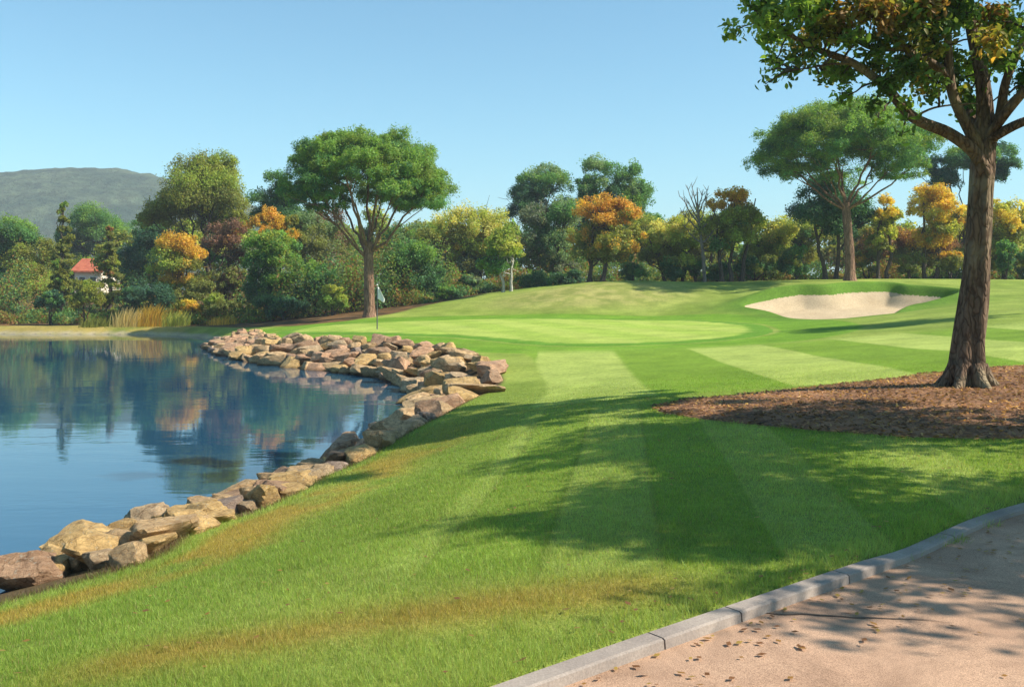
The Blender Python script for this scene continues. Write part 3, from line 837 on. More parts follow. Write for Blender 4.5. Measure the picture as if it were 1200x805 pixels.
def build_rocks():
    rng = np.random.default_rng(5)
    pool = [rock_mesh('rock', 100 + i, 4 if i < 16 else 3) for i in range(26)]
    line = catmull(SHORE, 10, closed=False)
    seg = np.r_[0, np.cumsum(np.linalg.norm(np.diff(line, axis=0), axis=1))]
    tang = np.gradient(line, axis=0); tang /= np.linalg.norm(tang, axis=1)[:, None]
    i_end = np.argmax((line[:, 1] > 59) & (line[:, 0] < -15))
    s_end = seg[i_end]
    placed = []
    count = {}
    def put(x, y, sx, sy, sz, col, zone, lab, low=False, rot=None, lift=0.0):
        me = pool[int(rng.integers(0, 16 if zone == 'near' else 26))]
        o = bpy.data.objects.new('rock', me); COL.objects.link(o)
        z = max(height1(x, y), WATER - 0.12)
        o.location = (x, y, z + sz * 0.36 + lift)
        o.rotation_euler = (rng.uniform(-.22, .22), rng.uniform(-.22, .22), rot if rot is not None else rng.uniform(0, 6.28))
        o.scale = (sx, sy, sz)
        b = rng.uniform(0.85, 1.12)
        o.color = (*[min(0.8, c * b) for c in RC[col]], 1)
        return tag(o, lab, 'rock', 'rocks edging the pond')
    s = 0.2; nn = 0
    names = list(RC)
    while s < s_end:
        p = np.array([np.interp(s, seg, line[:, 0]), np.interp(s, seg, line[:, 1])])
        t = np.array([np.interp(s, seg, tang[:, 0]), np.interp(s, seg, tang[:, 1])]); t /= np.linalg.norm(t)
        nrm = np.array((t[1], -t[0]))      # towards the land
        w = float(bank_w(np.array([p[0]]), np.array([p[1]]))[0])
        near = p[1] < 18.5 and p[0] > -5.5 and s < 12.6
        ang = math.atan2(t[1], t[0])
        if near:
            sz = rng.uniform(0.22, 0.40)
            col = names[int(rng.choice(6, p=[.30, .32, .09, .12, .14, .03]))]
            q = p + nrm * rng.uniform(0.1, 0.38)
            sx = sz * rng.uniform(1.1, 1.5)
            shape = 'long' if sx > sz * 1.36 else ('chunky' if sz > 0.33 else 'low')
            put(q[0], q[1], sx, sz * rng.uniform(0.85, 1.05), sz * rng.uniform(0.72, 1.05), col, 'near',
                '%s %s boulder in the pond margin, %s from near end' % (shape, CNAME[col], ordinal(nn)), rot=ang + rng.uniform(-.5, .5))
            for k2 in range(3):
                col2 = names[int(rng.choice(6, p=[.30, .30, .10, .10, .17, .03]))]
                s2 = rng.uniform(0.15, 0.28); s2 *= 1.12; q = p + nrm * (rng.uniform(1.0, 1.28), rng.uniform(0.6, 0.9), rng.uniform(0.4, 0.8))[k2] + t * (rng.uniform(-.08, .12) + (0, 0.05, 0.36)[k2])
                if k2 == 2 and nn % 2: continue
                put(q[0], q[1], s2 * 1.25, s2, s2 * rng.uniform(0.7, 0.95), col2, 'near', '%s rock %s behind %s %s pond boulder from near end' % (CNAME[col2], ('at grass edge', 'in middle row', 'wedged')[k2], ordinal(nn), CNAME[col]), rot=ang + rng.uniform(-.5, .5))
            nn += 1
            s += sx * 1.02
        else:
            rows = max(2, int(round(w / 0.52)))
            farz = p[1] > 48
            for r in range(rows):
                sz = rng.uniform(0.28, 0.52) * (0.85 if farz else 1)
                q = p + nrm * ((r + 0.35 + rng.uniform(-.22, .22)) / rows * w) + t * rng.uniform(-.3, .3)
                if any((q[0] - a) ** 2 + (q[1] - b) ** 2 < (0.60 * (sz + c)) ** 2 for a, b, c in placed): continue
                placed.append((q[0], q[1], sz))
                col = names[int(rng.choice(6, p=[.32, .26, .17, .12, .11, .02]))]
                if farz: col = names[int(rng.choice(6, p=[.25, .1, .15, .1, .35, .05]))]
                zone = ('at the far tip of the pond bank' if farz else 'in the long stone bank below the putting green' if p[1] > 31.5 else 'at the bend of the stone bank' if p[1] > 24.5 else 'in the stone bank between bend and fairway')
                row = 'at the waterline' if r == 0 else 'along the grassy top' if r == rows - 1 else 'in the middle'
                put(q[0], q[1], sz * rng.uniform(1.0, 1.4), sz * rng.uniform(0.8, 1.1), sz * rng.uniform(0.55, 0.85), col, 'far',
                    '%s %s rock %s %s' % ('big' if sz > 0.40 else 'small', CNAME[col], row, zone), rot=ang + rng.uniform(-.7, .7), lift=0.03)
            s += 0.76
    # members that look the same share their label and a group of their own
    by = {}
    for o in list(COL.objects):
        if o.name.startswith('rock') and 'label' in o: by.setdefault(o['label'], []).append(o)
    for l, os_ in by.items():
        if len(os_) > 1:
            for o in os_: o['group'] = 'rocks ' + l.split(' rock ')[-1]

# ------------------------------------------------------------------ grass and litter
def build_grass():
    rng = np.random.default_rng(8)
    n = 620000
    r = np.exp(rng.uniform(math.log(3.1), math.log(24), n)); a = rng.uniform(-0.62, 0.62, n)
    x, y = r * np.sin(a), r * np.cos(a)
    sp = poly_sd(x, y, PATH); sb = poly_sd(x, y, BED); d = -poly_sd(x, y, POND); w = bank_w(x, y)
    kerbed = sstep(6.75, 6.25, y)
    edge = np.where(rng.random(n) < kerbed, -0.012, 0.22 * vnoise(x * 5, y * 5, 3) - 0.02)
    ok = (sp < edge) & (sb < 0.0 + 0.2 * (vnoise(x * 3, y * 3, 8) - 0.55)) & (d > w - 0.25 + 0.2 * vnoise(x * 4, y * 4, 4))
    x, y, r = x[ok], y[ok], r[ok]; sp, sb, dw = sp[ok], sb[ok], (d - w)[ok]
    n = len(x)
    z = height(x, y)
    c = ground_col(x, y)
    rough = sstep(-0.4, -0.02, sp) * (0.8 + 0.9 * (y > 6.0)) + sstep(0.6, 0.0, dw) * 1.2 + sstep(-0.25, 0, sb) * 0.6
    tuft = vnoise(x * 5, y * 5, 12)
    h = (0.017 + 0.022 * tuft + 0.022 * rough) * (0.6 + 0.8 * rng.random(n)) * np.minimum(1, (26 - r) / 12)
    wd = 0.0016 * (r / 4.5) ** 0.85 * (0.7 + 0.6 * rng.random(n))
    th = rng.uniform(0, 2 * np.pi, n); lean = rng.normal(0, 0.45, (n, 2)) * h[:, None]
    dx, dy = np.cos(th) * wd, np.sin(th) * wd
    V = np.stack([np.c_[x - dx, y - dy, z - 0.003], np.c_[x + dx, y + dy, z - 0.003], np.c_[x + lean[:, 0], y + lean[:, 1], z + h]], 1).reshape(-1, 3)
    dry = (rng.random(n) < 0.06)[:, None]
    cc = c * (0.9 + 0.6 * rng.random((n, 1))) * (1 + rng.normal(0, 0.06, (n, 3)))
    cc = np.where(dry, np.array((0.30, 0.26, 0.10)) * (0.6 + 0.6 * rng.random((n, 1))), cc)
    me = np_mesh('grass', V, np.arange(n * 3).reshape(n, 3), False, np.repeat(np.clip(cc, 0, .8), 3, 0))
    tag(link('grass', me, M['leaf']), 'short mown grass blades covering the near fairway', 'grass', kind='stuff')
    # bark flakes and fallen leaves on the bed
    lo, hi = BED.min(0), BED.max(0)
    m = 26000
    x = rng.uniform(lo[0], hi[0], m); y = rng.uniform(lo[1], hi[1], m)
    s = poly_sd(x, y, BED); k = s > -0.08 + 0.3 * (vnoise(x * 2, y * 2, 1) - .5)
    x, y = x[k], y[k]; m = len(x)
    pc = np.array([(0.24, 0.13, 0.07), (0.36, 0.21, 0.11), (0.13, 0.075, 0.045), (0.46, 0.30, 0.15), (0.40, 0.20, 0.08)])
    cl = pc[rng.choice(5, m, p=[.34, .28, .2, .1, .08])] * (0.7 + 0.6 * rng.random((m, 1)))
    big = vnoise(x * 0.9, y * 1.6, 55)[:, None]
    cl = cl * np.where(big > 0.6, 1.35, np.where(big < 0.38, 0.75, 1.0))
    zz = height(x, y) + 0.02 + 0.025 * rng.random(m)
    V, Fq, c = leaves(np.c_[x, y, zz], np.tile((0, 0, 1.0), (m, 1)), cl, 0.075, rng, upbias=0.6, spread=0.4, aspect=0.42)
    tag(link('bark_litter', np_mesh('bark_litter', V, Fq, False, c), M['leaf']), 'loose bark flakes and brown leaves on the bed under the big tree', 'litter', kind='stuff')
    # fallen leaves lying about on the grass and the path
    m = 850
    x = np.r_[rng.uniform(-3, 7, 420), rng.uniform(0, 8, 430)]; y = np.r_[rng.uniform(4.2, 17, 420), np.zeros(430)]
    kx = np.interp(x[420:], KERB[:, 0], KERB[:, 1]); side = np.abs(rng.normal(0, 0.5, 430)) * np.where(rng.random(430) < 0.7, -1, 0.8)
    y[420:] = kx + side - 0.16
    k = (-poly_sd(x, y, POND) > 1.5); x, y = x[k], y[k]; m = len(x)
    zz = height(x, y) + np.where(poly_sd(x, y, PATH) > 0.14, 0.042, 0.028)
    cl = np.array([(0.30, 0.17, 0.05), (0.22, 0.11, 0.05), (0.36, 0.26, 0.07)])[rng.integers(0, 3, m)]
    V, Fq, c = leaves(np.c_[x, y, zz], np.tile((0, 0, 1.0), (m, 1)), cl, 0.042, rng, upbias=1.2, spread=0.25, aspect=0.6)
    tag(link('fallen_leaves', np_mesh('fallen_leaves', V, Fq, False, c), M['leaf']), 'scattered dry brown leaves lying on the fairway grass', 'leaves', kind='stuff')

# ------------------------------------------------------------------ the big tree by the path
def twig_clump(tb, cen, rad, src, rng, nt, nl, pal, acc, leaf=0.11):
    """twigs fanning out of a small branch, leaves set along them"""
    s0 = np.array(src, float); cen = np.array(cen, float)
    if np.linalg.norm(s0 - cen) > 0.05:
        tb.add(curve3(s0, cen, 7, 0.05, 0.02, rng), np.linspace(0.022, 0.009, 7), 5)
    P1 = np.array([PAL2[p] for p in pal])
    for k in range(nt):
        d = unit(1, rng)[0]; d[2] = d[2] * 0.8 + 0.12
        e = cen + d * rad * rng.uniform(0.6, 1.1)
        c = curve3(cen + d * 0.02, e, 6, 0.05, 0.03, rng)
        tb.add(c, np.linspace(0.008, 0.0025, 6), 4)
        m = nl
        t = rng.uniform(0.2, 1.05, m)
        q = cen + (e - cen) * t[:, None] + rng.normal(0, 0.075, (m, 3))
        q[:, 2] += 0.05 * np.sin(np.clip(t, 0, 1) * np.pi) * np.linalg.norm(e - cen)
        base = P1[rng.integers(0, len(P1))]
        acc.append((q, np.tile(d, (m, 1)), base * (0.7 + 0.6 * rng.random((m, 1))) * (1 + rng.normal(0, .07, (m, 3)))))

PAL2 = dict(g=(0.17, 0.27, 0.045), d=(0.09, 0.155, 0.035), o=(0.22, 0.215, 0.04), y=(0.46, 0.30, 0.06), b=(0.29, 0.17, 0.05), l=(0.25, 0.34, 0.07))

def build_big_tree():
    rng = np.random.default_rng(21)
    Y = 15.4; s = Y / F
    base = P(1133, 458, Y); bz = height1(base.x, Y)
    root = empty('shade_tree', (base.x, Y, bz), 'tall furrowed brown tree on the bark bed with spreading leafy limbs', 'tree')
    tp = [(1131, 470, 34), (1132, 456, 28.5), (1134, 437, 24), (1136, 405, 21), (1141, 362, 18.5), (1146, 323, 17), (1149, 280, 16), (1151.5, 230, 15), (1154, 195, 15.5), (1156, 170, 14),
          (1157, 135, 11.5), (1155, 95, 9.5), (1150, 55, 8), (1146, 15, 7), (1143, -40, 6), (1147, -100, 4.2), (1152, -170, 2)]
    depth = np.interp([q[1] for q in tp], [-170, 100, 470], [0.7, 0.1, 0])
    pts = [P(a, b, Y) + Vector((0, dd, 0)) for (a, b, _), dd in zip(tp, depth)]
    sp = catmull([tuple(p) for p in pts], 7, closed=False)
    rr = np.interp(np.linspace(0, 1, len(sp)), np.linspace(0, 1, len(tp)), [q[2] * s * 0.82 for q in tp])
    tb = Tubes(); tb.add(sp, rr, 40, 0.22, 3)
    # root flare
    for k in range(7):
        a = k / 7 * 6.283 + 0.4; d = np.array((math.cos(a), math.sin(a)))
        q0 = np.array((base.x, Y)) + d * 0.2; q1 = np.array((base.x, Y)) + d * rng.uniform(0.40, 0.56)
        tb.add([(q0[0], q0[1], bz + 0.34), ((q0[0] * .6 + q1[0] * .4), (q0[1] * .6 + q1[1] * .4), bz + 0.10), (q1[0], q1[1], bz - 0.03), (q1[0] + d[0] * .25, q1[1] + d[1] * .25, bz - 0.14)], [0.10, 0.10, 0.06, 0.03], 10, 0.1, k)
    link('trunk', tb.mesh('trunk'), M['bark_near'], root)
    limbs = {}
    def limb(key, px, w0, w1, dep0, dep1):
        n = len(px)
        pp = [P(a, b, Y) + Vector((0, dep0 + (dep1 - dep0) * i / (n - 1), 0)) for i, (a, b) in enumerate(px)]
        c = catmull([tuple(p) for p in pp], 6, closed=False)
        t = Tubes(); t.add(c, np.linspace(w0 * s, w1 * s, len(c)), 12, 0.2, hash(key[0]) % 7)
        link('limb', t.mesh('limb'), M['bark_near'], root)
        limbs[key] = c
    limb('A', [(1155, 205), (1138, 180), (1105, 158), (1062, 141), (1027, 107), (988, 82), (950, 70), (915, 55), (885, 42)], 8.5, 1.2, 0, -0.7)
    limb('B', [(1153, 190), (1136, 160), (1111, 114), (1103, 66), (1100, 20), (1096, -40), (1085, -100)], 7.5, 1.2, 0, -0.5)
    limb('C', [(1108, 96), (1085, 83), (1046, 68), (1015, 36), (995, 15), (965, -15)], 5, 1.0, -0.15, -1.1)
    limb('D', [(1046, 68), (1010, 66), (985, 50), (965, 36), (935, 18)], 2.6, 0.8, -0.55, -0.2)
    limb('E', [(988, 83), (960, 86), (930, 93), (908, 98)], 1.6, 0.6, -0.45, -0.9)
    limb('F', [(1156, 185), (1170, 165), (1180, 140), (1200, 118), (1240, 85), (1290, 55)], 8.0, 1.6, 0.05, 0.9)
    limb('G', [(1160, 170), (1168, 140), (1169, 100), (1180, 60), (1196, 10), (1215, -60)], 6.5, 1.4, 0.1, -0.8)
    limb('H', [(1156, 150), (1150, 110), (1135, 60), (1115, 0), (1090, -60)], 6, 1.5, 0.2, 2.2)
    limb('I', [(1158, 160), (1175, 120), (1210, 70), (1255, 10), (1290, -60)], 6.5, 1.4, 0.0, -2.2)
    limb('J', [(1062, 142), (1085, 131), (1115, 128), (1130, 129)], 1.6, 0.5, -0.2, -0.5)
    limb('K', [(1158, 165), (1180, 150), (1215, 140), (1260, 128), (1310, 120)], 6.5, 1.2, 0, -1.6)
    pool = np.vstack([c[len(c) // 3:] for c in limbs.values()] + [sp[len(sp) * 7 // 10:]])
    clumps = [(893, 28, 22, 'gl'), (878, 22, 16, 'g'), (912, 42, 20, 'g'), (930, 22, 18, 'gl'), (875, 48, 9, 'g'), (948, 58, 17, 'do'), (945, 30, 18, 'g'), (940, 74, 10, 'd'),
              (972, 28, 24, 'yo'), (965, 55, 17, 'ob'), (998, 45, 26, 'ob'), (1000, 82, 18, 'dg'), (1025, 108, 18, 'd'), (1003, 108, 14, 'g'), (1040, 35, 28, 'gl'), (1022, 60, 20, 'o'),
              (1060, 75, 24, 'do'), (1058, 45, 20, 'ob'), (1082, 40, 26, 'gd'), (1088, 92, 18, 'yo'), (1110, 65, 26, 'dd'), (1128, 92, 20, 'd'), (1105, 22, 26, 'gl'), (1075, 108, 13, 'd'),
              (1128, 45, 24, 'do'), (1150, 30, 24, 'gb'), (1168, 60, 18, 'g'), (1178, 92, 14, 'd'), (1180, 35, 22, 'gl'), (1190, 60, 18, 'g'), (1012, 128, 10, 'd'), (1048, 128, 7, 'g'),
              (1140, 112, 12, 'd'), (1165, 10, 22, 'o'), (1060, 15, 22, 'yo'), (1015, 18, 22, 'g'), (985, 8, 20, 'g'), (950, 8, 20, 'gl'), (1045, 92, 16, 'd'), (1100, 108, 12, 'd'), (985, 65, 14, 'dg'),
              (1122, 112, 10, 'od'), (1184, 112, 12, 'd')]
    clumps += [(866, 30, 13, 'gl'), (860, 19, 9, 'l'), (884, 40, 13, 'gl'), (900, 58, 12, 'g'), (918, 66, 13, 'gd'), (965, 72, 14, 'dg'), (980, 92, 12, 'd'), (1030, 80, 18, 'do'), (1078, 62, 20, 'gd')]
    # the rest of the crown over and to the side of the frame
    for k in range(72):
        px = rng.uniform(950, 1345); py = rng.uniform(-165, 12) if px < 1215 else rng.uniform(-150, 105)
        clumps.append((px, py, rng.uniform(22, 34), ['g', 'd', 'gd', 'o', 'gl', 'do'][rng.integers(0, 6)]))
    acc = []; tw = Tubes()
    for px, py, r, pal in clumps:
        inframe = py > 0 and px < 1200
        c = P(px, py, Y); c.y += rng.normal(0, 0.55 if inframe else 1.5)
        c.y += float(np.interp(px, [880, 1150], [-0.6, 0]))
        i = np.argmin(np.linalg.norm(pool - np.array(c), axis=1))
        nt = max(6, int(r * 0.62)); 
        twig_clump(tw, c, r * s, pool[i], rng, nt, max(7, int(r * (0.74 if inframe else 0.8))), pal, acc)
    # a second, fainter scatter at other depths thickens the crown
    for px, py, r, pal in clumps[:43]:
        if r < 17 or rng.random() < 0.35: continue
        c = P(px + rng.uniform(-10, 10), py + rng.uniform(-12, 4), Y); c.y += rng.choice([-1, 1]) * rng.uniform(0.7, 1.9) * (0.5 if px < 980 else 1)
        i = np.argmin(np.linalg.norm(pool - np.array(c), axis=1))
        twig_clump(tw, c, r * s, pool[i], rng, int(r * 0.4) + 3, int(r * 0.9), pal, acc)
    # thin sprays with single leaves at the end of the low limb
    for px, py in [(928, 93), (912, 90), (898, 86), (890, 94), (905, 100), (944, 99), (950, 106), (886, 108), (1010, 148), (1040, 150), (1037, 165)]:
        c = P(px, py, Y); c.y -= 0.7
        i = np.argmin(np.linalg.norm(pool - np.array(c), axis=1))
        twig_clump(tw, c, 0.13, pool[i], rng, 3, 5, 'gd', acc, 0.13)
    link('twigs', tw.mesh('twigs'), M['bark_dark'], root)
    q = np.vstack([a[0] for a in acc]); o = np.vstack([a[1] for a in acc]); c = np.clip(np.vstack([a[2] for a in acc]), 0.004, 0.8)
    V, Fq, cc = leaves(q, o, c, 0.115, rng, upbias=0.5, aspect=0.5, fold=True)
    link('crown', np_mesh('crown', V, Fq, False, cc), M['leaf'], root)

def side_tree(label, x, y, h, rad, seed, n=16000, leaf=0.14):
    """a broadleaf tree beside the view; it throws the long shade across the lawn"""
    rng = np.random.default_rng(seed); z = height1(x, y)
    root = empty('broadleaf_tree', (x, y, z), label, 'tree')
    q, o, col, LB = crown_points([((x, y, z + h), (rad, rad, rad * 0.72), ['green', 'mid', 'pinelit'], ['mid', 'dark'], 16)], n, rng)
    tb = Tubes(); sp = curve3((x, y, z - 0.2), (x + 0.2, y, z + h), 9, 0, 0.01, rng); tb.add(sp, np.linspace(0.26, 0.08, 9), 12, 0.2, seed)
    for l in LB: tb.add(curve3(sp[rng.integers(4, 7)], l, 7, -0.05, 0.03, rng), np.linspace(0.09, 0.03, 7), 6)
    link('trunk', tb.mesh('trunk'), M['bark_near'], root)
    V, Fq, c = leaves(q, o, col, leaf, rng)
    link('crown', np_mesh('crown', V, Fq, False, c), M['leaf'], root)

# ------------------------------------------------------------------ flag, house, reeds
def build_small():
    p = hit(442, 386.5, height); x, y = p; z = height1(x, y)
    root = empty('flagstick', (x, y, z), 'slim dark flagstick with small white pennant standing on the putting green', 'golf flag')
    H = 52 / F * y
    t = Tubes(); t.add([(x, y, z - 0.1), (x, y, z + H * 0.5), (x, y, z + H)], [0.032, 0.028, 0.022], 10)
    link('pole', t.mesh('pole'), M['pole'], root)
    bm = bmesh.new(); bmesh.ops.create_uvsphere(bm, u_segments=10, v_segments=6, radius=0.04, matrix=Matrix.Translation((x, y, z + H + 0.02)))
    me = bpy.data.meshes.new('finial'); bm.to_mesh(me); bm.free(); link('finial', me, M['white'], root)
    # pennant hanging in folds
    nu, nv = 9, 12; V = []
    for j in range(nv):
        for i in range(nu):
            u, v = i / (nu - 1), j / (nv - 1)
            w = 0.10 + 0.36 * v - 0.18 * max(0, v - 0.75) * 3
            V.append((x + 0.024 + u * w, y - 0.05 * math.sin(u * 7 + v * 2) * u - 0.02, z + H - 0.06 - v * (0.62 + 0.12 * u) - 0.10 * u))
    Fq = [(j * nu + i, j * nu + i + 1, (j + 1) * nu + i + 1, (j + 1) * nu + i) for j in range(nv - 1) for i in range(nu - 1)]
    me = np_mesh('flag', np.array(V), np.array(Fq), True)
    o = link('flag', me, M['flagcloth'], root); md = o.modifiers.new('thick', 'SOLIDIFY'); md.thickness = 0.008
    t = Tubes(); t.add([(x, y, z + 0.014), (x, y, z + 0.03)], [0.075, 0.075], 16)
    link('cup_rim', t.mesh('cup_rim'), M['white'], root)
    # house among the trees
    Y = 118.0; c = P(104, 330, Y); s = Y / F
    zb = height1(c.x, Y)
    zt = P(0, 318.5, Y).z; zr = P(0, 304, Y).z
    root = empty('house', (c.x, Y, zb), 'small cream house with red tiled roof half hidden by trees across the pond', 'house', rz=0.0)
    def box(name, lo, hi, mat, parent, bev=0.0):
        bm = bmesh.new(); bmesh.ops.create_cube(bm, size=1)
        for v in bm.verts: v.co = Vector(((v.co[k] + .5) * (hi[k] - lo[k]) + lo[k]) for k in range(3))
        if bev: bmesh.ops.bevel(bm, geom=bm.edges[:], offset=bev, segments=2, affect='EDGES')
        me = bpy.data.meshes.new(name); bm.to_mesh(me); bm.free(); return link(name, me, mat, parent)
    x0, x1 = c.x - 1.7, c.x + 1.5; y0, y1 = Y, Y + 6
    box('wall', (x0, y0, zb - 0.5), (x1, y1, zt), M['plaster'], root)
    bm = bmesh.new(); e = 0.4; xm = (x0 + x1) / 2
    ym = (y0 + y1) / 2
    pr = [(y0 - e, zt - 0.08), (ym, zr), (y1 + e, zt - 0.08), (y1 + e, zt + 0.1), (ym, zr + 0.2), (y0 - e, zt + 0.1)]
    A = [bm.verts.new((x0 - e, yy, zz)) for yy, zz in pr]; B = [bm.verts.new((x1 + e, yy, zz)) for yy, zz in pr]
    for i in range(6):
        bm.faces.new((A[i], B[i], B[(i + 1) % 6], A[(i + 1) % 6]))
    for q in (A, B): bm.faces.new((q[0], q[1], q[4], q[5])); bm.faces.new((q[1], q[2], q[3], q[4]))
    bmesh.ops.recalc_face_normals(bm, faces=bm.faces[:])
    me = bpy.data.meshes.new('roof'); bm.to_mesh(me); bm.free(); link('roof', me, M['roof'], root)
    for xa in (x0, x1):
        bm = bmesh.new(); d = 0.1 if xa == x0 else -0.1
        bm.faces.new([bm.verts.new((xa + d, yy, zz)) for yy, zz in ((y0, zt - .02), (y1, zt - .02), (ym, zr - .02))])
        me = bpy.data.meshes.new('gable'); bm.to_mesh(me); bm.free(); link('gable', me, M['plaster'], root)
    for k in (0.5, 1.8):
        w = box('window', (x0 + k, y0 - 0.05, zt - 1.75), (x0 + k + 0.85, y0 + 0.02, zt - 0.55), M['white'], root)
        box('pane', (x0 + k + 0.08, y0 - 0.058, zt - 1.67), (x0 + k + 0.77, y0 - 0.03, zt - 0.63), M['glass'], w)
    box('chimney', (xm + 0.6, ym - 0.3, zr - 0.5), (xm + 1.1, ym + 0.3, zr + 0.6), M['plaster'], root)
    # reeds on the far bank
    rng = np.random.default_rng(4)
    for px, py, hh, col, lab in [(150, 385, 26, 'straw', 'pale straw coloured reeds leaning over the far bank'), (178, 385, 30, 'gold', 'tall golden reeds beside the straw coloured clump'), (205, 386, 22, 'ylime', 'short yellow green reeds on the far bank nearest the rocks'),
                                 (112, 384, 14, 'olive', 'low olive reeds left of the straw coloured clump'), (262, 384, 12, 'gold', 'low golden grass clump below the brown thicket')]:
        Yr = 73.5; cc = P(px, py, Yr); zb = height1(cc.x, Yr); s = Yr / F
        root = empty('reed_clump', (cc.x, Yr, zb), lab, 'reeds', 'reed clumps on the far bank')
        n = 330; b = np.c_[cc.x + np.clip(rng.normal(0, 0.55, n), -1.0, 1.0), rng.normal(Yr, 0.45, n), np.full(n, zb - 0.05)]
        h = 0.8 * hh * s * rng.uniform(0.3, 1.12, n) * (1.08 - 0.16 * (b[:, 0] - cc.x) ** 2); ln = rng.normal(0.12, 0.22, (n, 2)) * h[:, None]
        w = rng.uniform(0.012, 0.03, n)
        mid = b + np.c_[ln * 0.35, h * 0.6]; tip = b + np.c_[ln, h]
        V = np.stack([b - np.c_[w, 0 * w, 0 * w], b + np.c_[w, 0 * w, 0 * w], mid + np.c_[w, 0 * w, 0 * w], mid - np.c_[w, 0 * w, 0 * w], tip, tip + np.c_[w * .2, 0 * w, 0 * w]], 1).reshape(-1, 3)
        k = np.arange(n)[:, None] * 6
        Fq = np.stack([k + np.array([[0, 1, 2, 3]]), k + np.array([[3, 2, 5, 4]])], 1).reshape(-1, 4)
        c = np.array(PAL[col]) * (0.6 + 0.7 * rng.random((n, 1)))
        link('blades', np_mesh('blades', V, Fq, False, np.repeat(c, 6, 0)), M['leaf'], root)

# ------------------------------------------------------------------ the wood
def build_wood():
    G = 'trees along the edge of the wood'
    t = tree
    # far left
    def cyp(label, Y, px, top, bot, hw, pal, low, seed):
        cr = []
        for q in np.linspace(0.06, 0.97, 13):
            w = hw * (0.20 + 0.80 * min(1, q * 1.7)) * (1 - 0.25 * max(0, q - 0.75) * 4)
            cr.append((px + rs.uniform(-.12, .12) * w, top + (bot - top) * q, w * rs.uniform(0.85, 1.1), (bot - top) * 0.075, pal, low, 4))
        t('cypress_tree', label, 'cypress', Y, px, cr, seed=seed, limbs=4, dense=1.2, group='cypresses by the house')
    rs = np.random.default_rng(12)
    cyp('narrow olive cypress with pointed top left of the red roof', 80, 74, 234, 368, 17, ['olive', 'olivedark', 'pine', 'olive'], ['olive', 'olivedark'], 1)
    cyp('narrow yellowish brown cypress right of the red roof', 81, 128, 264, 368, 18, ['olive', 'olive', 'rust', 'lime'], ['olive', 'olivedark'], 2)
    t('broadleaf_tree', 'pale yellow green tree leftmost behind the olive cypress', 'tree', 92, 45, [(42, 325, 34, 48, ['pale', 'lime', 'olive'], ['olive', 'lime'], 11)], seed=3, group=G)
    t('broadleaf_tree', 'dark green tree with low rounded top at the left end of the wood', 'tree', 96, 20, [(22, 290, 40, 38, ['green', 'mid', 'dark'], ['dark'], 10), (10, 340, 40, 34, ['dark', 'mid'], ['dark'], 8)], seed=4, group=G)
    t('evergreen_tree', 'dark evergreen with broad sloping crown behind the house', 'tree', 128, 132, [(120, 272, 44, 36, ['mid', 'green', 'dark'], ['deep', 'dark'], 14), (80, 285, 26, 24, ['mid', 'dark'], ['deep'], 7)], seed=5, group=G)
    t('evergreen_tree', 'deep bluish evergreen between the brown cypress and the golden tree', 'tree', 94, 168, [(166, 285, 30, 44, ['bluegreen', 'dark', 'mid'], ['deep', 'bluegreen'], 12), (160, 335, 34, 38, ['bluegreen', 'deep', 'dark'], ['deep'], 10)], seed=6, group=G)
    t('broadleaf_tree', 'tall olive green tree with visible branching left of the big pine', 'tree', 88, 249, [(234, 228, 60, 54, ['lime', 'olive', 'lime', 'olive'], ['olive', 'olivedark', 'olive'], 22), (250, 200, 34, 30, ['lime', 'olive'], ['olive'], 8), (200, 262, 36, 36, ['olivedark', 'olive'], ['grey', 'olivedark'], 8), (272, 262, 26, 36, ['olive', 'lime'], ['olive'], 7)], trunk=7, seed=7, limbs=13, group=G)
    t('broadleaf_tree', 'golden autumn tree in front of the bluish evergreen', 'tree', 79, 214, [(203, 300, 38, 30, ['gold', 'gold', 'yellow', 'orange'], ['gold', 'olive', 'lime'], 12), (215, 338, 30, 28, ['olive', 'lime', 'gold'], ['olive', 'olivedark'], 8)], seed=8, group=G)
    t('bare_thicket_tree', 'reddish brown half bare tree under the olive tree', 'tree', 83, 262, [(268, 292, 32, 38, ['brown', 'rust', 'brown'], ['grey', 'brown'], 11), (262, 340, 30, 32, ['brown', 'grey', 'olivedark'], ['grey', 'brown'], 8)], trunk=5, seed=9, stems=3, dense=0.6, limbs=12, group=G)
    t('evergreen_tree', 'dark evergreen crown looking out left of the big pine', 'tree', 96, 318, [(322, 235, 30, 38, ['mid', 'dark', 'green'], ['dark', 'deep'], 12), (330, 275, 40, 34, ['dark', 'mid'], ['deep'], 8)], seed=10, group=G)
    t('broadleaf_tree', 'orange topped tree left under the crown of the big pine', 'tree', 85, 318, [(316, 268, 22, 26, ['orange', 'gold', 'gold'], ['olive', 'gold'], 8), (335, 275, 20, 28, ['olive', 'gold'], ['olive', 'grey'], 6)], seed=11, group=G)
    t('broadleaf_tree', 'bushy green tree with dark clumps beside the brown thicket', 'tree', 76.5, 316, [(318, 298, 34, 32, ['green', 'lime', 'mid'], ['mid', 'green', 'dark'], 12), (312, 340, 36, 30, ['dark', 'mid', 'green'], ['deep', 'dark'], 10)], seed=12, trunk=4, stems=2, group=G)
    t('broadleaf_tree', 'dull grey green tree behind the trunk of the big pine', 'tree', 90, 385, [(378, 290, 46, 46, ['grey', 'olivedark', 'brown', 'sage'], ['grey', 'olivedark'], 14), (395, 330, 46, 42, ['olivedark', 'grey', 'dark'], ['grey', 'dark'], 10)], seed=13, group=G)
    t('broadleaf_tree', 'low round dark green tree left of the pine trunk', 'tree', 76, 372, [(366, 332, 32, 30, ['mid', 'green', 'dark'], ['dark', 'deep'], 10)], seed=14, trunk=4, stems=3, group=G)
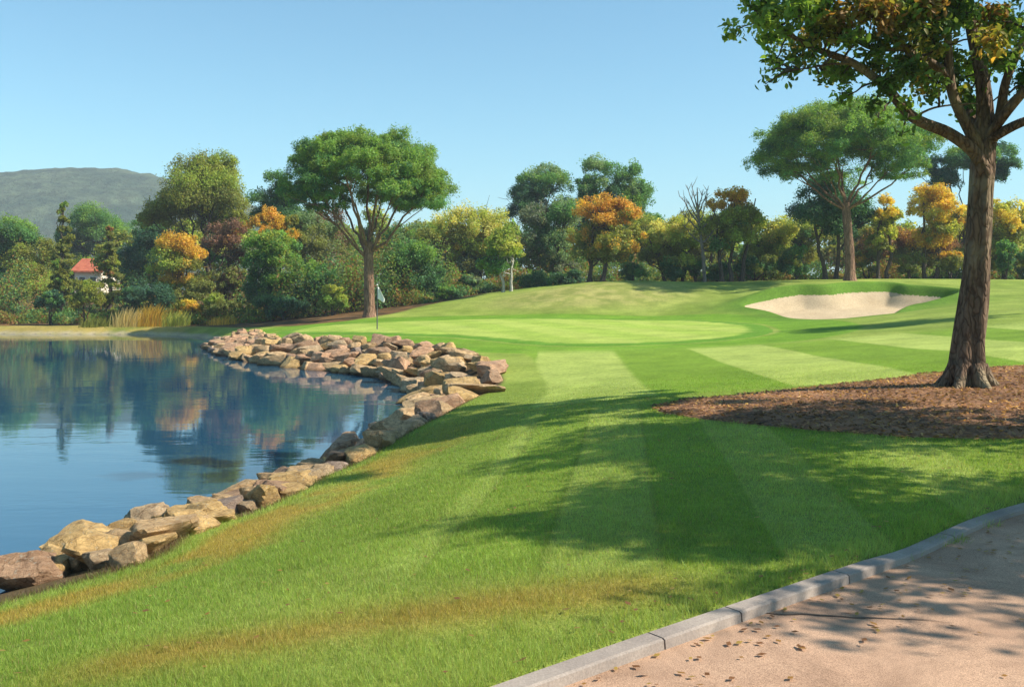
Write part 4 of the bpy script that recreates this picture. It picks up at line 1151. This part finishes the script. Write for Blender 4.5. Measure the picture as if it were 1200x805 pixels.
    t('broadleaf_tree', 'light green loose tree right of the pine trunk', 'tree', 86, 487, [(482, 285, 36, 42, ['lime', 'sage', 'green', 'olive'], ['sage', 'mid'], 14), (500, 310, 30, 42, ['olive', 'lime', 'sage'], ['mid', 'grey'], 8)], seed=15, trunk=4, limbs=9, group=G)
    t('broadleaf_tree', 'rounded mid green tree low beside the pine trunk', 'tree', 77, 484, [(480, 318, 38, 36, ['green', 'mid', 'mid'], ['dark', 'mid'], 13)], seed=16, trunk=5, stems=3, group=G)
    t('broadleaf_tree', 'broad yellow green tree with brown autumn branch in the middle of the wood', 'tree', 87, 552, [(556, 275, 48, 40, ['ylime', 'lime', 'pale'], ['lime', 'olive', 'gold'], 17), (524, 300, 20, 48, ['gold', 'brown', 'ylime'], ['rust', 'gold'], 8), (556, 318, 40, 34, ['olive', 'gold', 'grey'], ['grey', 'olivedark'], 9)], trunk=5, seed=17, stems=2, limbs=10, group=G)
    t('birch_tree', 'small lime green tree with pale twin trunks', 'tree', 73.5, 594, [(592, 295, 26, 32, ['lime', 'lime', 'ylime', 'green'], ['green', 'mid'], 12), (580, 312, 18, 24, ['green', 'mid'], ['mid', 'dark'], 6)], trunk=4, stems=2, bark='bark_pale', seed=18, group=G)
    t('broadleaf_tree', 'grey green tree standing left of the orange tree', 'tree', 85, 656, [(648, 272, 38, 44, ['sage', 'sage', 'grey', 'mid'], ['grey', 'sage', 'dark'], 16), (640, 315, 38, 30, ['grey', 'dark', 'sage'], ['dark', 'grey'], 8)], seed=19, group=G)
    t('evergreen_tree', 'dark topped evergreen rising behind the grey green tree', 'tree', 101, 630, [(634, 218, 38, 27, ['mid', 'pine', 'sage'], ['deep', 'dark'], 13), (625, 240, 36, 30, ['dark', 'deep'], ['deep'], 8)], seed=20, limbs=8, group=G)
    t('evergreen_tree', 'tall evergreen with two rounded tops behind the orange tree', 'tree', 98, 716, [(702, 222, 32, 38, ['sage', 'mid', 'pine'], ['mid', 'dark'], 12), (735, 225, 30, 40, ['sage', 'pine', 'mid'], ['mid', 'sage'], 12), (755, 262, 26, 36, ['sage', 'pine'], ['mid'], 8), (690, 260, 40, 36, ['deep', 'mid'], ['deep', 'dark'], 8)], seed=21, group=G)
    t('broadleaf_tree', 'orange crowned tree with olive lower branches in front of tall evergreen', 'tree', 75, 698, [(710, 254, 38, 26, ['orange', 'gold', 'orange', 'rust'], ['olive', 'orange'], 13), (708, 285, 44, 32, ['olive', 'olive', 'orange'], ['olive', 'olivedark', 'gold'], 14)], trunk=6, seed=22, limbs=12, stems=2, group=G)
    t('broadleaf_tree', 'yellow green spreading tree left of the bare tree', 'tree', 79, 790, [(786, 280, 34, 28, ['ylime', 'pale', 'lime'], ['olive', 'lime'], 12), (800, 302, 34, 24, ['olive', 'lime', 'ylime'], ['olive'], 8), (768, 302, 20, 22, ['olive', 'lime'], ['olivedark'], 5)], trunk=4, seed=23, stems=3, limbs=9, group=G)
    t('broadleaf_tree', 'tree with orange top and green underside right of the bare tree', 'tree', 76, 858, [(862, 240, 32, 24, ['orange', 'gold', 'gold'], ['gold', 'olive'], 11), (856, 270, 34, 34, ['olive', 'lime', 'olive'], ['mid', 'olive'], 13)], trunk=5, seed=24, stems=3, limbs=10, group=G)
    t('broadleaf_tree', 'pale yellow green tree between the orange topped tree and the dark round tree', 'tree', 84, 902, [(900, 282, 34, 32, ['pale', 'ylime', 'lime'], ['olive', 'lime'], 12), (895, 308, 36, 20, ['olivedark', 'olive'], ['olivedark'], 6)], trunk=4, seed=25, stems=2, group=G)
    t('evergreen_tree', 'dark bluish round tree with twin trunks beside the second pine', 'tree', 80, 973, [(965, 245, 48, 40, ['bluegreen', 'mid', 'dark'], ['deep', 'bluegreen'], 17), (1000, 262, 34, 34, ['bluegreen', 'dark'], ['deep'], 8)], trunk=6, seed=26, stems=2, group=G)
    t('broadleaf_tree', 'slim yellow tree just right of the second pine trunk', 'tree', 79, 1035, [(1040, 250, 20, 27, ['pale', 'yellow', 'ylime'], ['olive', 'ylime'], 9), (1036, 282, 18, 22, ['ylime', 'olive'], ['olive'], 5)], trunk=5, seed=27, stems=2, group=G)
    t('broadleaf_tree', 'bright yellow autumn tree left of the near trunk', 'tree', 80, 1090, [(1096, 243, 34, 26, ['yellow', 'yellow', 'gold', 'pale'], ['yellow', 'gold'], 13), (1092, 272, 34, 26, ['yellow', 'ylime', 'gold'], ['olive', 'gold'], 10)], trunk=5, seed=28, stems=2, limbs=9, group=G)
    t('broadleaf_tree', 'low rust and gold tree behind the slim yellow tree', 'tree', 89, 1062, [(1030, 290, 42, 30, ['rust', 'gold', 'olive'], ['olivedark', 'rust'], 12), (1085, 296, 46, 28, ['gold', 'olive', 'rust'], ['olivedark'], 10)], seed=29, group=G)
    t('broadleaf_tree', 'pale yellow tree right of the near trunk', 'tree', 82, 1176, [(1178, 268, 32, 34, ['yellow', 'pale', 'ylime'], ['olive', 'ylime'], 12), (1160, 298, 40, 28, ['ylime', 'olive'], ['olive', 'olivedark'], 8)], seed=30, group=G)
    t('broadleaf_tree', 'straw yellow tree at the right end of the wood', 'tree', 85, 1240, [(1238, 262, 38, 40, ['pale', 'ylime', 'olive'], ['olive'], 12), (1240, 300, 44, 28, ['olive', 'olivedark'], ['olivedark'], 8)], seed=31, group=G)
    t('evergreen_tree', 'dark flat topped pine half hidden by the near trunk', 'pine tree', 97, 1140, [(1110, 205, 28, 27, ['mid', 'bluegreen', 'pine'], ['deep'], 9), (1170, 195, 24, 28, ['mid', 'bluegreen'], ['deep'], 8), (1140, 190, 34, 24, ['mid', 'pine'], ['dark'], 8)], seed=32, group='umbrella pines')
    t('broadleaf_tree', 'low lime tree filling the gap between the grey green tree and the orange tree', 'tree', 88, 672, [(668, 298, 26, 34, ['lime', 'olive', 'sage'], ['olive', 'grey'], 10)], seed=41, stems=2, group=G)
    t('broadleaf_tree', 'wide yellow olive tree behind the bare tree', 'tree', 91, 826, [(820, 282, 40, 34, ['ylime', 'olive', 'lime'], ['olive', 'olivedark'], 13)], seed=42, stems=2, group=G)
    t('broadleaf_tree', 'yellow green tree behind the spreading tree left of the bare tree', 'tree', 93, 750, [(752, 290, 34, 36, ['lime', 'ylime', 'olive'], ['olive', 'mid'], 12)], seed=43, group=G)
    t('broadleaf_tree', 'olive tree standing behind the dark bluish round tree', 'tree', 95, 940, [(938, 285, 34, 36, ['olive', 'lime', 'mid'], ['olive', 'olivedark'], 11)], seed=44, group=G)
    t('broadleaf_tree', 'golden olive tree in the row behind the near trunk', 'tree', 92, 1128, [(1130, 278, 34, 42, ['olive', 'gold', 'ylime'], ['olive', 'olivedark'], 12)], seed=45, group=G)
    # bare tree
    rng = np.random.default_rng(90); Y = 76.0; s = Y / F
    b = P(826, 330, Y); zb = height1(b.x, Y)
    root = empty('bare_tree', (b.x, Y, zb), 'thin leafless tree with upright twigs against the sky', 'tree', G)
    tb = Tubes()
    main = catmull([(b.x, Y, zb - .2), tuple(P(824, 300, Y)), tuple(P(820, 270, Y)), tuple(P(818, 245, Y)), tuple(P(817, 220, Y))], 4, closed=False)
    tb.add(main, np.linspace(0.17, 0.03, len(main)), 8, 0.1)
    for px, py, i in [(797, 222, 9), (805, 217, 11), (832, 217, 11), (829, 232, 9), (798, 243, 8), (812, 215, 12), (838, 250, 8), (808, 235, 10), (842, 262, 6), (800, 262, 6), (824, 222, 12)]:
        e = np.array(P(px, py, Y)) + (0, rng.normal(0, 0.5), 0)
        c = curve3(main[i], e, 8, -0.06, 0.015, rng); tb.add(c, np.linspace(0.07, 0.016, 8), 6)
        for _ in range(4):
            k = rng.integers(3, 7); tb.add(curve3(c[k], c[k] + np.array((rng.normal(0, .35), rng.normal(0, .35), rng.uniform(.3, .9))), 5, 0, 0.02, rng), np.linspace(0.03, 0.01, 5), 5)
    link('trunk', tb.mesh('trunk'), M['bark_grey'], root)
    # umbrella pines
    umbrella_pine('great umbrella pine with domed crown and reddish trunk beside the putting green', 66, 432, [(433, 374, 7.0), (433, 350, 6.0), (432.5, 325, 5.6), (432, 300, 5.6), (431, 284, 5.4)], 284,
                  [(365, 226, 429, 300, -2, 3.0), (385, 205, 429, 296, 2.5, 3.0), (408, 195, 430, 290, -2.5, 3.2), (428, 185, 431, 284, 1.5, 3.4), (452, 192, 432, 286, -1.5, 3.2), (476, 205, 434, 292, 2.6, 3.2), (500, 226, 434, 298, -1.5, 3.0),
                   (392, 235, 429, 302, -3.4, 2.4), (468, 230, 434, 298, -3.2, 2.4), (420, 210, 430, 290, -4, 2.6), (442, 212, 432, 290, 4, 2.6)],
                  pine_caps(431, 143, 268, 97, 6, tilt=0.5, n=48) + [(a, b, c, d, e, ['pine', 'green', 'pinelit'], ['mid', 'dark', 'pine']) for a, b, c, d, e in [(350, 222, 26, 24, 0, ), (372, 238, 28, 20, -1.5), (398, 246, 22, 13, -2.5), (385, 232, 26, 18, 2), (510, 218, 24, 24, 0), (492, 234, 26, 18, -1.5), (468, 240, 20, 12, -2.5), (480, 228, 24, 16, 2.2)]], 61, 290000)
    umbrella_pine('umbrella pine with flat wide crown standing behind the sand bunker', 72, 995, [(996, 327, 6.0), (996, 300, 5.2), (994, 272, 4.9), (992, 252, 4.8), (991, 238, 4.6)], 238,
                  [(915, 196, 990, 246, -1.5, 2.4), (940, 180, 990, 244, 2, 2.6), (962, 170, 990, 240, -2.5, 2.8), (986, 165, 991, 238, 1.5, 2.8), (1015, 168, 992, 240, -2, 2.8), (1042, 178, 993, 243, 2.5, 2.6), (1068, 194, 993, 246, -1, 2.4),
                   (950, 198, 990, 246, -3.2, 2.0), (1026, 198, 993, 246, -3.4, 2.0), (970, 184, 990, 242, 3.5, 2.0)],
                  pine_caps(988, 114, 226, 104, 9, tilt=0.3, n=46) + [(a, b, c, d, e, ['pine', 'green', 'pinelit'], ['mid', 'dark', 'pine']) for a, b, c, d, e in [(902, 190, 26, 20, 0), (926, 204, 28, 15, -1.5), (955, 210, 22, 11, -2.5), (940, 200, 26, 14, 2.2), (1074, 192, 26, 20, 0), (1052, 206, 26, 14, -1.5), (1025, 210, 20, 10, -2.6), (1040, 198, 24, 14, 2.2)]], 62, 265000)
    # shrubs
    S = shrub
    S('yellow green round shrub left of the big pine trunk', 73, 390, 350, 20, 18, ['lime', 'ylime'], ['green'], 1)
    S('dark shrub under the bushy green tree', 74, 330, 358, 36, 17, ['dark', 'deep', 'mid'], ['deep'], 2)
    S('deep green shrub beside the golden tree', 76, 182, 350, 24, 22, ['deep', 'dark', 'bluegreen'], ['deep'], 3)
    S('golden low shrub at the foot of the golden tree', 75, 216, 364, 22, 15, ['gold', 'yellow', 'olive'], ['olive'], 4)
    S('olive shrub under the brown thicket', 75, 255, 360, 26, 17, ['olive', 'olivedark', 'lime'], ['olivedark'], 5)
    S('teal green shrub at the left edge of the far bank', 76, 58, 356, 18, 16, ['bluegreen', 'mid'], ['deep'], 6)
    S('low yellow green shrub below the house', 75.5, 102, 349, 22, 24, ['lime', 'olive', 'ylime'], ['olive'], 7)
    S('dark round shrub beside the brown cypress', 77, 152, 352, 18, 20, ['bluegreen', 'dark'], ['deep'], 8)
    S('green shrub right of the mid green tree', 76, 524, 344, 20, 14, ['mid', 'green'], ['dark'], 9)
    S('grey green shrub in front of the broad yellow green tree', 78, 556, 335, 24, 16, ['grey', 'dark', 'sage'], ['dark'], 10)
    S('dark shrub right of the pale twin trunks', 78, 622, 330, 26, 16, ['dark', 'mid', 'sage'], ['dark'], 11)
    S('dark shrub left of the orange tree trunk', 79, 662, 326, 22, 12, ['dark', 'deep'], ['deep'], 12)
    S('dark green round shrub right of the orange tree trunk', 77, 742, 322, 18, 14, ['mid', 'dark', 'olivedark'], ['dark'], 13)
    S('large dark shrub under the yellow green spreading tree', 77, 786, 316, 22, 18, ['dark', 'olivedark', 'mid'], ['dark'], 14)
    S('small dark shrub at the foot of the bare tree', 78, 815, 316, 18, 16, ['olivedark', 'mid'], ['dark'], 15)
    S('round dark shrub between bare tree and orange topped tree', 77, 842, 318, 18, 15, ['dark', 'olivedark'], ['dark'], 16)
    S('wide olive dark shrub right of the orange topped tree', 78, 886, 312, 28, 19, ['olivedark', 'olive', 'mid'], ['dark'], 17)
    S('dark green shrub below the dark bluish tree', 79, 932, 308, 26, 20, ['dark', 'mid', 'olivedark'], ['dark'], 18)
    S('rusty shrub between the two pine trunks', 82, 1016, 306, 20, 20, ['rust', 'gold', 'olivedark'], ['olivedark'], 19)
    S('olive shrub below the bright yellow tree', 80, 1066, 310, 26, 16, ['olivedark', 'olive', 'rust'], ['olivedark'], 20)
    S('olive gold shrub just left of the near trunk', 80, 1115, 308, 22, 18, ['olive', 'olivedark', 'gold'], ['olivedark'], 21)
    S('upright dark green shrub right of the near trunk', 77, 1178, 300, 13, 27, ['mid', 'green'], ['dark'], 22)
    S('dark olive shrub at the right edge of the wood', 79, 1220, 306, 30, 20, ['olivedark', 'olive'], ['dark'], 23)
    S('dark shrub under the dull grey green tree', 78, 412, 350, 18, 20, ['dark', 'deep'], ['deep'], 24)
    S('dark green shrub under the light green loose tree', 79, 452, 346, 22, 20, ['dark', 'mid'], ['deep'], 25)
    # deep part of the wood, behind: one dim mass of foliage and trunks
    rng = np.random.default_rng(70); ells = []
    for px in range(-80, 1320, 21):
        Yb = rng.uniform(104, 120) if px > 150 else rng.uniform(132, 150)
        top = 262 if px > 150 else 300
        c = P(px + rng.uniform(-10, 10), top + 22 + rng.uniform(-8, 10), Yb); s = Yb / F
        ells.append(((c.x, c.y, c.z - 1.0), (34 * s, 22 * s, 44 * s), ['olive', 'lime', 'green', 'ylime', 'lime'], ['mid', 'olive', 'olivedark'], 7))
    q, o, col, LB = crown_points(ells, 340000, rng)
    V, Fq, cc = leaves(q, o, col, 0.36, rng)
    tag(link('woods', np_mesh('woods', V, Fq, False, cc), M['leaf']), 'dim mass of trees deep in the wood behind the front row', 'woods', kind='stuff')

def build_undergrowth():
    rng = np.random.default_rng(33)
    n = 260000
    x = rng.uniform(-62, 72, n); wl = np.interp(x, WOODLINE[:, 0], WOODLINE[:, 1])
    y = np.maximum(wl, 72) + 1.6 + np.abs(rng.normal(0, 5.5, n))
    k = vnoise(x * 0.35, y * 0.35, 61) * 0.6 + vnoise(x * 1.1, y * 1.1, 62) * 0.4
    ok = k > 0.33; x, y, k = x[ok], y[ok], k[ok]; n = len(x)
    z = height(x, y) + (0.15 + (3.4 + 9.0 * sstep(4, 11, y - wl[ok])) * (k - 0.33)) * rng.random(n) ** 0.8
    pal = np.array([PAL[p] for p in ('mid', 'dark', 'olivedark', 'green', 'rust', 'olive')])
    ci = (vnoise(x * 0.5, y * 0.5, 63) * 7.5 + rng.normal(0, 0.6, n)).astype(int) % 6
    c = pal[ci] * (0.65 + 0.6 * rng.random((n, 1)))
    V, Fq, cc = leaves(np.c_[x, y, z], np.tile((0, -0.3, 0.6), (n, 1)), c, 0.19, rng)
    tag(link('undergrowth', np_mesh('undergrowth', V, Fq, False, cc), M['leaf']), 'low leafy undergrowth along the foot of the wood', 'undergrowth', kind='stuff')

# ------------------------------------------------------------------ light and camera
def build_light():
    v = Vector((5.2, -0.9, 4.7)).normalized()
    el = math.asin(v.z); az = math.atan2(v.x, v.y)
    L = bpy.data.lights.new('sun', 'SUN'); L.energy = 4.4; L.angle = math.radians(0.53); L.color = (1.0, 0.92, 0.79)
    o = bpy.data.objects.new('sun', L); COL.objects.link(o)
    o.rotation_euler = v.to_track_quat('Z', 'Y').to_euler(); o.location = v * 60
    w = bpy.data.worlds.new('World'); SC.world = w; w.use_nodes = True
    nt = w.node_tree; nt.nodes.clear()
    sky = nt.nodes.new('ShaderNodeTexSky'); sky.sky_type = 'NISHITA'; sky.sun_disc = False
    sky.sun_elevation = el; sky.sun_rotation = az; sky.altitude = 0; sky.air_density = 1.0; sky.dust_density = 0.35; sky.ozone_density = 0.5
    bg = nt.nodes.new('ShaderNodeBackground'); bg.inputs[1].default_value = 0.085
    out = nt.nodes.new('ShaderNodeOutputWorld')
    nt.links.new(mixc(nt, sky.outputs[0], (0.64, 1.03, 1.07), 1, 'MULTIPLY'), bg.inputs[0]); nt.links.new(bg.outputs[0], out.inputs[0])
    cam = bpy.data.cameras.new('camera'); cam.sensor_width = 36; cam.lens = 36 * F / 1200
    cam.shift_y = -(402.5 - HZ) / 1200; cam.clip_end = 6000; cam.clip_start = 0.05
    co = bpy.data.objects.new('camera', cam); COL.objects.link(co)
    co.location = (0, 0, EYE); co.rotation_euler = (math.pi / 2, 0, 0)
    SC.camera = co
    SC.view_settings.view_transform = 'Standard'; SC.view_settings.look = 'None'; SC.view_settings.exposure = 1.0; SC.view_settings.gamma = 1
    SC.view_settings.use_curve_mapping = False
    SC.render.engine = 'CYCLES'
    SC.cycles.use_denoising = True; SC.cycles.max_bounces = 8; SC.cycles.transparent_max_bounces = 8

def build_haze():
    bm = bmesh.new(); bmesh.ops.create_cube(bm, size=1)
    lo, hi = Vector((-3000, -3000, -60)), Vector((3000, 3000, 140))
    for v in bm.verts: v.co = Vector(((v.co[k] + .5) * (hi[k] - lo[k]) + lo[k]) for k in range(3))
    me = bpy.data.meshes.new('haze'); bm.to_mesh(me); bm.free()
    m, nt, out = newmat('haze_air')
    pv = nt.nodes.new('ShaderNodeVolumePrincipled'); pv.inputs['Density'].default_value = 0.00045; pv.inputs['Color'].default_value = (0.78, 0.88, 1, 1)
    nt.links.new(pv.outputs[0], out.inputs['Volume'])
    tag(link('haze', me, m), 'thin blue haze in the air over the far hill', 'haze', kind='stuff')

import time
_t = time.time()
def step(f, *a, **k):
    global _t
    f(*a, **k); print('STEP', f.__name__, round(time.time() - _t, 1)); _t = time.time()
step(build_light)
step(build_setting)
step(build_rocks)
step(build_grass)
step(build_small)
step(build_wood)
step(build_undergrowth)
step(build_big_tree)
step(side_tree, 'leafy tree beside the path end, right of the view', 8.9, 6.6, 5.2, 2.8, 3)
step(side_tree, 'leafy tree between the path and the bark bed, right of the view', 9.9, 10.4, 5.6, 3.0, 6)
step(side_tree, 'leafy tree right of the fairway below the bunker', 24.5, 37.5, 8.0, 3.2, 4)

step(build_haze)
